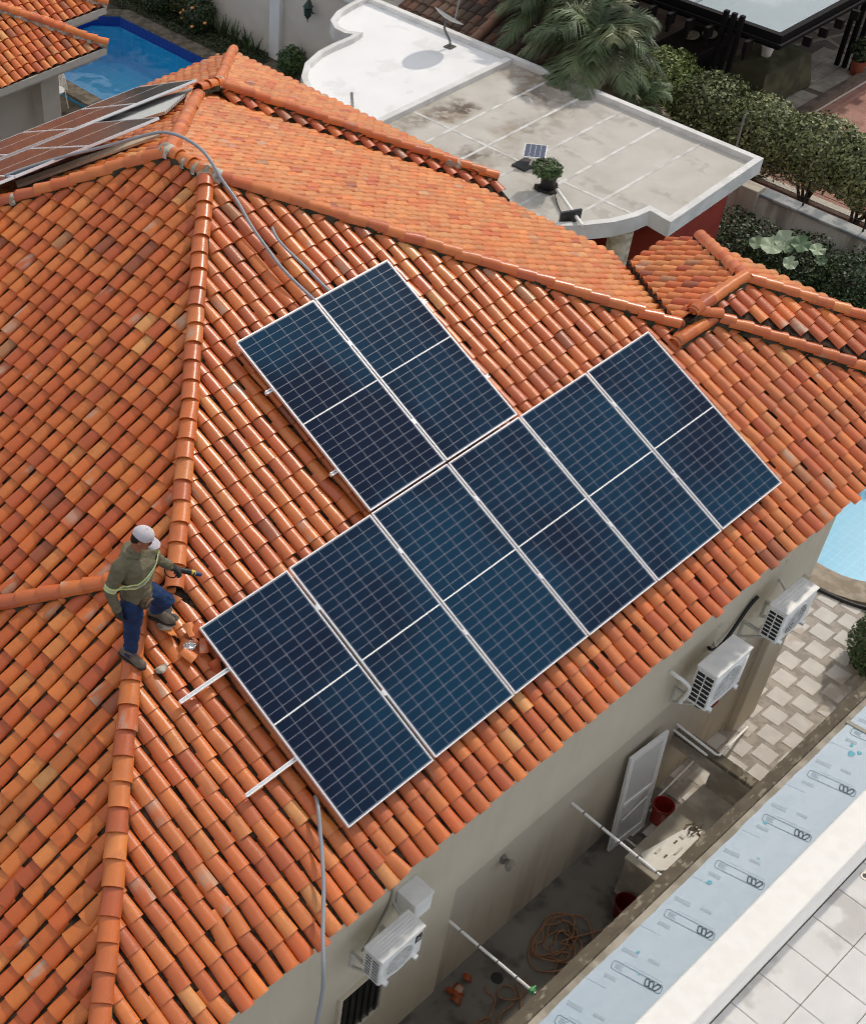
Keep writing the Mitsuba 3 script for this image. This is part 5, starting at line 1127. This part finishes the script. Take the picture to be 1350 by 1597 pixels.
for i in range(4): obj('cell', frame(bx(0.025 + 0.09 * i, 0.108 + 0.09 * i, 0.02, 0.34, 0.0005, 0.003), so, su, sv_, sn), C(lin(88, 96, 118), 0.25), sl)
obj('stand', tube([so + su * 0.2 + sv_ * 0.18 - sn * 0.02, (13.10, 8.30, ZR)], 0.018, 8), 'm_white', sl, True); obj('foot', bx(12.92, 13.3, 8.25, 8.55, ZR, ZR + 0.04, 0.008), C((0.03, 0.03, 0.03), 0.6), sl)
# satellite dish
ds = thing('satellite_dish', 'grey satellite dish on a bent mast on the white roof, casting an oval shadow', 'satellite dish')
dcn = np.array([15.58, 12.50, ZR + 0.60]); dax = unit([0.56, -0.12, 0.80]); e1 = unit(np.cross(dax, [0, 1, 0.2])); e2 = np.cross(dax, e1)
prof = [(0.0, 0.0)] + [(0.34 * k / 8, 0.075 * (k / 8) ** 2) for k in range(1, 9)]; prof += [(q[0], q[1] - 0.008) for q in prof[::-1]]
obj('reflector', frame(lathe(prof, 40), dcn, e1, e2, dax), C(lin(168, 170, 170), 0.5), ds, True)
obj('mast', tube(curve([(15.69, 12.44, ZR), (15.66, 12.46, ZR + 0.18), (15.56, 12.50, ZR + 0.36), dcn - dax * 0.02], 14), 0.022, 8), C(lin(96, 98, 98), 0.5), ds, True)
obj('foot', bx(15.60, 15.78, 12.35, 12.53, ZR, ZR + 0.02), C(lin(80, 78, 74), 0.8), ds)
obj('feed_arm', tube([dcn - e1 * 0.30 + dax * 0.05, dcn + dax * 0.50 + e1 * 0.05], 0.016, 8), C(lin(150, 152, 152), 0.5), ds, True)
obj('feed_horn', tube([dcn + dax * 0.46 + e1 * 0.03, dcn + dax * 0.56 + e1 * 0.08], 0.045, 10), C(lin(120, 170, 200), 0.5), ds, True)
obj('vent_pipe', tube([(12.45, 12.0, ZR), (12.42, 12.02, ZR + 0.30)], 0.03, 8), C(lin(160, 158, 150), 0.6), None, True, label='short grey vent pipe on the white roof at the tile eaves', cat='pipe')
# ---------------------------------------------------------------- dark tiled house behind
dh = thing('dark_roof_house', 'house with a dark brown weathered tile roof behind the white roof', 'house')
DT = 0.42
def zd(x): return 2.35 + DT * (x - 16.5)
obj('wall', bx(16.75, 20.5, 11.5, 14.9, -0.1, 2.2), 'm_plaster_low', dh)
ds_ = np.hypot(1, DT); v, f, c = [], [], []; at_ = 0
for j in range(22):
    for i in range(20):
        y = 10.9 + i * 0.22; x = 16.45 + j * 0.24
        r0 = 0.105; a = np.radians(np.linspace(-90, 90, 6)); rows = []
        for q, l in ((0, 0.035), (0.30, 0.0)):
            xx = x + q; rows.append(np.c_[np.full(6, xx), y + np.sin(a) * r0, zd(xx) + np.cos(a) * 0.06 + l])
        vv = np.vstack([rows[0] - [0, 0, 0.05], rows[0], rows[1]]); n = 6
        ff = [[b * n + k, b * n + k + 1, (b + 1) * n + k + 1] for b in range(2) for k in range(n - 1)] + [[b * n + k, (b + 1) * n + k + 1, (b + 1) * n + k] for b in range(2) for k in range(n - 1)]
        v.append(vv); f.append(np.array(ff) + at_); at_ += len(vv)
        t_ = np.array(lin(*[(86, 72, 62), (104, 86, 74), (74, 64, 58), (112, 84, 70)][rg.integers(4)])) * rg.normal(1, 0.1); c.append(np.tile(t_, (len(vv), 1)))
obj('roof', (np.vstack(v), np.vstack(f)), 'm_vc_matte', dh, False, np.vstack(c), label='dark brown weathered tile roof')
for y0 in (12.9,):
    tri = [np.array([16.4 + q, y0, zd(16.4 + q) + 0.10]) for q in np.linspace(0, 3.8, 14)]
    for k in range(13): obj('ridge_cap', tube([tri[k], tri[k + 1] + (tri[k + 1] - tri[k]) * 0.1], [0.12, 0.105], 10), C(lin(138, 104, 86), 0.8), dh, True)
# ---------------------------------------------------------------- palms
def palm(cx, cy, h, n, seed, label, length=1.5):
    r = np.random.default_rng(seed); t = thing('palm_tree', label, 'palm', 'palms behind the flat roof')
    obj('trunk', tube(curve([(cx + 0.1, cy, -0.05), (cx + 0.03, cy + 0.05, h * 0.5), (cx, cy, h)], 12), np.linspace(0.13, 0.09, 12), 10), C(lin(104, 90, 74), 0.9), t, True)
    for k in range(n):
        az = k * 2.399 + r.normal(0, 0.2); el = 1.30 - 1.30 * (k / n) + r.normal(0, 0.12); L = length * r.uniform(0.8, 1.1)
        d = np.array([math.cos(az), math.sin(az), 0]); s = np.linspace(0, 1, 16)
        sp = np.array([cx, cy, h]) + np.outer(s * L * math.cos(el * 0.8) * (1 - 0.15 * s), d) + np.outer(L * (math.sin(el) * s - 0.62 * s ** 2.2), [0, 0, 1])
        side = np.array([-d[1], d[0], 0]); V, F = [], []
        m_ = 44; q = np.linspace(0.10, 1.0, m_); pts = np.stack([np.interp(q, s, sp[:, i]) for i in range(3)], 1); tg = np.gradient(pts, axis=0); tg /= np.linalg.norm(tg, axis=1, keepdims=True)
        for i in range(m_):
            ll = 0.42 * L / 1.5 * math.sin(math.pi * (0.12 + 0.80 * q[i])) + 0.05
            for sg in (-1, 1):
                w = unit(side * sg * 0.8 + tg[i] * 0.65 - np.array([0, 0, 0.30 + r.normal(0, 0.16)])); nn = unit(np.cross(w, tg[i])); e = np.cross(w, nn) * 0.0085
                b = len(V) ; mid = pts[i] + w * ll * 0.55 + [0, 0, 0.02]; tip = pts[i] + w * ll - [0, 0, 0.10 * ll]
                V += [pts[i] - e, pts[i] + e, mid + e * 1.2, mid - e * 1.2, tip]; F += [[b, b + 1, b + 2], [b, b + 2, b + 3], [b + 3, b + 2, b + 4]]
        st = tube(sp, np.linspace(0.016, 0.004, 16), 5); o = len(V)
        V = np.vstack([np.array(V), st.vertices]); F = np.vstack([np.array(F), np.array(st.faces) + o])
        base = np.array([(0.080, 0.120, 0.048), (0.105, 0.145, 0.060), (0.062, 0.095, 0.038), (0.14, 0.155, 0.07)][r.integers(4)] if k < n - 3 else (0.16, 0.11, 0.05))
        obj('frond', (V, F), 'm_vc_leaf', t, False, base * r.uniform(0.55, 1.2))
palm(17.05, 10.0, 3.55, 52, 1, 'palm with long drooping green fronds overhanging the flat roof edge', 1.75)
palm(17.9, 11.6, 3.75, 34, 2, 'palm with feathery fronds standing behind the first, nearer the dark roof', 1.7)
palm(17.2, 8.95, 2.6, 20, 5, 'lower palm with hanging fronds at the hedge end of the flat roof', 1.1)
palm(18.9, 12.9, 3.9, 30, 7, 'farthest palm at the upper edge of the photo between the roofs', 1.4)
# ---------------------------------------------------------------- planting between the wing and the garden wall
def ground_bush(cx, cy, h, rad, n, size, cols, label, seed):
    t = thing('garden_bush', label, 'bush', 'bushes between the house and the garden wall')
    p, d = shell((cx, cy, h), np.array(rad), n, rg, seed=seed, lump=0.35, depth=0.4); m, col = leaf_cloud(p, d, size, rg, cols); obj('crown', m, 'm_vc_leaf', t, False, col)
    obj('stem', cat([tube([(cx + rg.normal(0, 0.2), cy + rg.normal(0, 0.2), -0.05), (cx + rg.normal(0, 0.3), cy + rg.normal(0, 0.3), h)], 0.02, 5) for _ in range(4)]), C(lin(60, 50, 40), 0.9), t)
for k, q in enumerate(((17.4, 6.3, 0.55, (0.9, 0.9, 0.62)), (17.6, 5.1, 0.55, (0.9, 0.9, 0.62)), (16.3, 5.0, 0.5, (0.9, 0.9, 0.5)), (17.7, 3.9, 0.65, (0.8, 0.9, 0.70)), (16.4, 3.8, 0.5, (0.9, 0.9, 0.5)), (17.4, 2.8, 0.6, (0.9, 0.9, 0.6)), (16.0, 2.7, 0.4, (1.0, 0.9, 0.42)), (14.9, 4.1, 0.3, (1.0, 1.0, 0.34)), (16.8, 1.6, 0.5, (1.0, 0.9, 0.5)))):
    ground_bush(*q[:3], q[3], 3600, 0.040, DARKG + GREENS[2:3], 'dark green garden bush ' + ['nearest the red wall', 'under the garden wall beside the big pale leaves', 'in front of the big pale leaves', 'tallest against the garden wall by the right edge', 'in the middle of the planting', 'against the garden wall near the right edge', 'low beside the tiled wing eaves', 'lowest behind the wing corner', 'farthest right in the planting'][k], 50 + k)
struct('planting_soil', bx(18.2, 18.449, -2.0, 3.3, -0.05, -0.011), 'm_earth')
struct('planting_soil', bx(13.0, 18.44, 3.3, 5.84, -0.05, -0.01), 'm_earth')
bl_ = thing('big_leaf_plant', 'creeper with broad pale green leaves in the dark planting', 'plant')
for k, (x, y, z, s) in enumerate(((17.05, 5.40, 1.16, 0.24), (17.22, 5.18, 1.14, 0.13), (17.30, 5.30, 1.22, 0.22), (17.40, 5.02, 1.22, 0.20), (17.50, 4.74, 1.18, 0.16), (17.0, 5.66, 1.12, 0.17), (16.9, 4.90, 1.08, 0.15), (17.35, 4.55, 1.1, 0.12))):
    a = np.linspace(0, 2 * np.pi, 25); rad = s * (0.90 + 0.05 * np.cos(5 * a + k) + 0.03 * np.cos(11 * a)); rad[12] *= 0.6
    n_ = unit([-0.35 + rg.normal(0, 0.12), -0.28 + rg.normal(0, 0.12), 0.9]); ea = unit(np.cross(n_, [0.3, 1, 0.1])); eb = np.cross(n_, ea)
    V = [np.array([x, y, z]) - n_ * 0.035] + [np.array([x, y, z]) + ea * q * math.cos(b) + eb * q * math.sin(b) + n_ * 0.02 * math.cos(5 * b) for q, b in zip(rad, a)]
    V = np.array(V); F = np.array([[0, i, i + 1] for i in range(1, 25)]); V = np.vstack([V, V - n_ * 0.004]); F = np.vstack([F, F[:, ::-1] + 26])
    obj('leaf', (V, F), 'm_vc_leaf', bl_, True, np.array(lin(*[(140, 158, 128), (128, 150, 116), (152, 166, 138), (84, 108, 76)][k % 4])) * rg.uniform(0.85, 1.1))
    obj('stalk', tube([(x, y, z - 0.03), (x + 0.1, y + 0.05, 0.2)], 0.008, 5), C(lin(80, 100, 60), 0.7), bl_)
# ---------------------------------------------------------------- garden by the far pool
gwl = thing('boundary_wall', 'tall beige boundary wall with a white pilaster beside the garden', 'wall')
mat('beige_wall', proc(two_tone(lin(208, 200, 188), lin(216, 208, 196), 1.2)), 0.85, bump=(FINE, 0.001))
obj('wall', bx(17.42, 17.70, 15.1, 32, -0.1, 3.3), 'm_beige_wall', gwl)
obj('pilaster', bx(17.28, 17.418, 19.05, 19.42, -0.05, 3.4, 0.01), 'm_white', gwl)
obj('band', bx(17.36, 17.417, 15.1, 17.5, 2.15, 2.5, 0.01), 'm_white', gwl)
ln = thing('garden_lantern', 'dark green wall lantern on the beige boundary wall', 'lantern')
GR = C(lin(38, 60, 54), 0.5)
lx, ly, lz = 17.22, 18.02, 1.62
obj('cage', frame(lathe([(0, 0), (0.03, 0.0), (0.085, 0.08), (0.105, 0.24), (0.06, 0.27), (0, 0.30)], 8), (lx, ly, lz - 0.16), [1, 0, 0], [0, 1, 0], [0, 0, 1]), GR, ln)
obj('cap', frame(lathe([(0, 0), (0.13, 0), (0.08, 0.08), (0.02, 0.16), (0, 0.18)], 8), (lx, ly, lz + 0.13), [1, 0, 0], [0, 1, 0], [0, 0, 1]), GR, ln)
obj('arm', tube(curve([(17.41, ly, lz - 0.1), (17.34, ly, lz + 0.02), (17.30, ly, lz + 0.22), (lx, ly, lz + 0.30)], 12), 0.016, 8), GR, ln, True)
obj('finial', tube([(lx, ly, lz - 0.26), (lx, ly, lz - 0.15)], [0.006, 0.02], 6), GR, ln, True)
struct('garden_bed', bx(16.48, 17.41, 19.2, 30, -0.05, 0.015), mat('bed', proc(two_tone((0.020, 0.024, 0.012), (0.065, 0.055, 0.032), 8)), 0.95))
struct('garden_path', bx(16.0, 17.41, 15.0, 19.19, -0.05, 0.012), 'm_coping_dark')
def tufts(pts, n, size, cols, rr_):
    P, D = [], []
    for x, y, w, h in pts:
        k = n; a = rr_.uniform(0, 6.3, k); q = rr_.random(k) ** 0.5 * w
        P.append(np.c_[x + q * np.cos(a), y + q * np.sin(a), rr_.random(k) * h]); D.append(np.c_[np.cos(a) * 0.4, np.sin(a) * 0.4, np.ones(k)])
    return leaf_cloud(np.vstack(P), np.vstack(D), size, rr_, cols)
m, col = tufts([(x, y, 0.25, 0.12) for x in (16.75, 17.1) for y in np.arange(19.5, 27, 0.35)], 160, 0.035, DARKG + [(0.05, 0.045, 0.02)], rg)
obj('ground_cover', m, 'm_vc_leaf', None, False, col, label='dark low ground cover in the garden bed by the far pool', cat='ground cover', kind='stuff')
for k, (x, y, z, rad, lab) in enumerate(((17.0, 21.75, 0.45, (0.42, 0.45, 0.45), 'flowering bush with orange blooms in the bed by the boundary wall'), (17.0, 23.4, 0.6, (0.5, 0.7, 0.6), 'dark leafy bush with small pale flowers behind the far pool'), (17.1, 25.2, 0.8, (0.6, 0.9, 0.8), 'dark bush at the upper edge of the photo behind the far pool'), (17.15, 22.5, 0.85, (0.45, 0.5, 0.6), 'sunlit bush top above the flowering bush'), (16.85, 26.9, 0.8, (0.7, 0.9, 0.8), 'dark bush farthest behind the far pool'))):
    t = thing('garden_shrub', lab, 'shrub')
    p, d = shell((x, y, z), np.array(rad), 2600, rg, seed=70 + k, lump=0.3); m, col = leaf_cloud(p, d, 0.045, rg, DARKG if k != 3 else [(0.10, 0.12, 0.04), (0.07, 0.09, 0.03)]); obj('crown', m, 'm_vc_leaf', t, False, col)
    if k in (0, 1):
        for i in range(9 if k == 0 else 5):
            a = rg.uniform(0, 6.3); e = np.array([x, y, z]) + np.array([-0.3 + 0.25 * math.cos(a), -0.1 + 0.4 * math.sin(a), 0.15 + rg.uniform(-0.25, 0.3)]); b = trimesh.creation.icosphere(2, 0.045 if k == 0 else 0.03)
            b.vertices = b.vertices * (1 + 0.5 * (meshkit.noise(b.vertices * 60) - 0.5))[:, None] * [1, 1, 0.7] + e
            obj('flower', b, C(lin(226, 150, 88) if k == 0 else lin(214, 208, 196), 0.7), t)
ORD = ['first', 'second', 'third', 'fourth', 'fifth', 'sixth', 'seventh', 'eighth']
for k in range(8):
    x, y = 17.1 + rg.normal(0, 0.1), 19.65 + 0.21 * k + rg.normal(0, 0.03); V, F = [], []
    for i in range(11):
        a = rg.uniform(0, 6.3); l = rg.uniform(0.3, 0.62); d = np.array([math.cos(a) * 0.3, math.sin(a) * 0.3, 1]); w = np.array([-math.sin(a), math.cos(a), 0]) * 0.022; b = len(V); q = np.array([x, y, 0.0])
        V += [q - w, q + w, q + d * l * 0.6 + w * 1.2, q + d * l * 0.6 - w * 1.2, q + d * l + [0.06 * math.cos(a), 0.06 * math.sin(a), 0]]; F += [[b, b + 1, b + 2], [b, b + 2, b + 3], [b + 3, b + 2, b + 4]]
    tag(obj('sword_plant', (np.array(V), np.array(F)), 'm_vc_leaf', None, False, np.array(DARKG[k % 4]) * 1.3), 'upright sword leaved plant, %s from the white pilaster' % ORD[k], 'plant', 'sword leaved plants along the boundary wall')
shrub('small_shrub', (17.05, 18.35, 0.32), (0.36, 0.36, 0.36), 1800, 0.04, GREENS[:2] + DARKG[:1], 'small round shrub against the beige wall by the white roof', 'shrub', seed=9)
# ---------------------------------------------------------------- the house beyond the left corner
nh = thing('pool_house', 'neighbouring house with two orange tile hips by the far pool', 'house')
nroof = num(nh + '__roof'); rn = np.random.default_rng(77)
PALN = [0.30, 0.28, 0.16, 0.12, 0.06, 0.04, 0.02, 0.02]
Z0 = 3.42
G1 = Face('S', [0, 16.92, Z0], [(10.36, 16.92), (4.0, 23.28), (0.0, 23.28), (0.0, 16.92)], -16.90, opened=(3, 1, 2), pal=PALN)
G2 = Face('S', [0, 18.45, Z0], [(11.55, 18.45), (5.0, 25.0), (3.75, 25.0), (10.3, 18.45)], -18.43, opened=(3, 1), pal=PALN)
GE = Face('E', [10.36, 0, Z0], [(10.36, 16.92), (10.36, 18.39), (4.0, 24.75), (4.0, 23.28)], 10.38, opened=(0, 2), pal=PALN)
GE2 = Face('E', [11.55, 0, Z0], [(11.55, 18.45), (11.55, 26), (5.0, 25.0)], 11.57, opened=(0, 1), pal=PALN)
obj('deck', cat([G.deck() for G in (G1, G2, GE, GE2)]), 'm_deck', nroof)
fn = []
for G in (G1, G2, GE, GE2): fn += G.tiles(rn)
lay(nroof, fn, 'tile', 220)
for p0, p1 in ((np.array([4.0, 23.28, Z0 + TP * 6.36 + 0.03]), np.array([10.4, 16.88, Z0 + 0.02])), (np.array([5.0, 25.0, Z0 + TP * 6.55 + 0.03]), np.array([11.6, 18.40, Z0 + 0.02]))):
    for m, c, o in caps(p0, p1, up, rn, 0.10):
        if -150 < project(o)[0][0] < 400 and -150 < project(o)[0][1] < 300: obj('ridge_cap', m, 'm_tile', nroof, True, c)
    obj('mortar_bed', bedding(p0, p1, up, rn), 'm_mortar', nroof)
obj('fascia', cat([bx(0, 10.22, 17.00, 17.10, Z0 - 0.32, Z0 - 0.13, 0.01), bx(0, 10.36, 16.895, 16.918, Z0 - 0.22, Z0 - 0.075)]), C(lin(206, 200, 190), 0.7), nh)
obj('fascia', cat([bx(9.8, 11.40, 18.53, 18.63, Z0 - 0.32, Z0 - 0.13, 0.01), bx(10.3, 11.55, 18.425, 18.448, Z0 - 0.22, Z0 - 0.075)]), C(lin(206, 200, 190), 0.7), nh)
obj('wall', bx(0, 9.1, 17.9, 22, -0.1, Z0 - 0.14), 'm_beige_wall', nh); obj('pillar', bx(9.1, 9.55, 17.55, 17.95, -0.1, Z0 - 0.14), 'm_beige_wall', nh)
obj('wall', bx(8.6, 10.4, 19.2, 24, -0.1, Z0 - 0.13), 'm_beige_wall', nh)
wc = thing('white_chair', 'white ornate metal garden chair by the pool edge', 'chair')
cxx, cyy = 11.75, 20.95
for k in range(4): obj('leg', tube([(cxx + 0.2 * (-1) ** k, cyy + 0.2 * (-1) ** (k // 2), 0), (cxx + 0.17 * (-1) ** k, cyy + 0.17 * (-1) ** (k // 2), 0.44)], 0.014, 6), 'm_white', wc, True)
obj('seat', frame(lathe([(0, 0), (0.23, 0), (0.23, 0.025), (0, 0.025)], 24), (cxx, cyy, 0.44), [1, 0, 0], [0, 1, 0], [0, 0, 1]), 'm_white', wc)
a = np.linspace(0, np.pi, 17); obj('back', cat([tube([(cxx + 0.2, cyy + s * np.cos(t_), 0.46 + 0.45 * np.sin(t_)) for t_ in a], 0.013, 6) for s in (0.22, 0.14, 0.07)] + [tube([(cxx + 0.2, cyy, 0.46), (cxx + 0.2, cyy, 0.92)], 0.012, 6)]), 'm_white', wc, True)
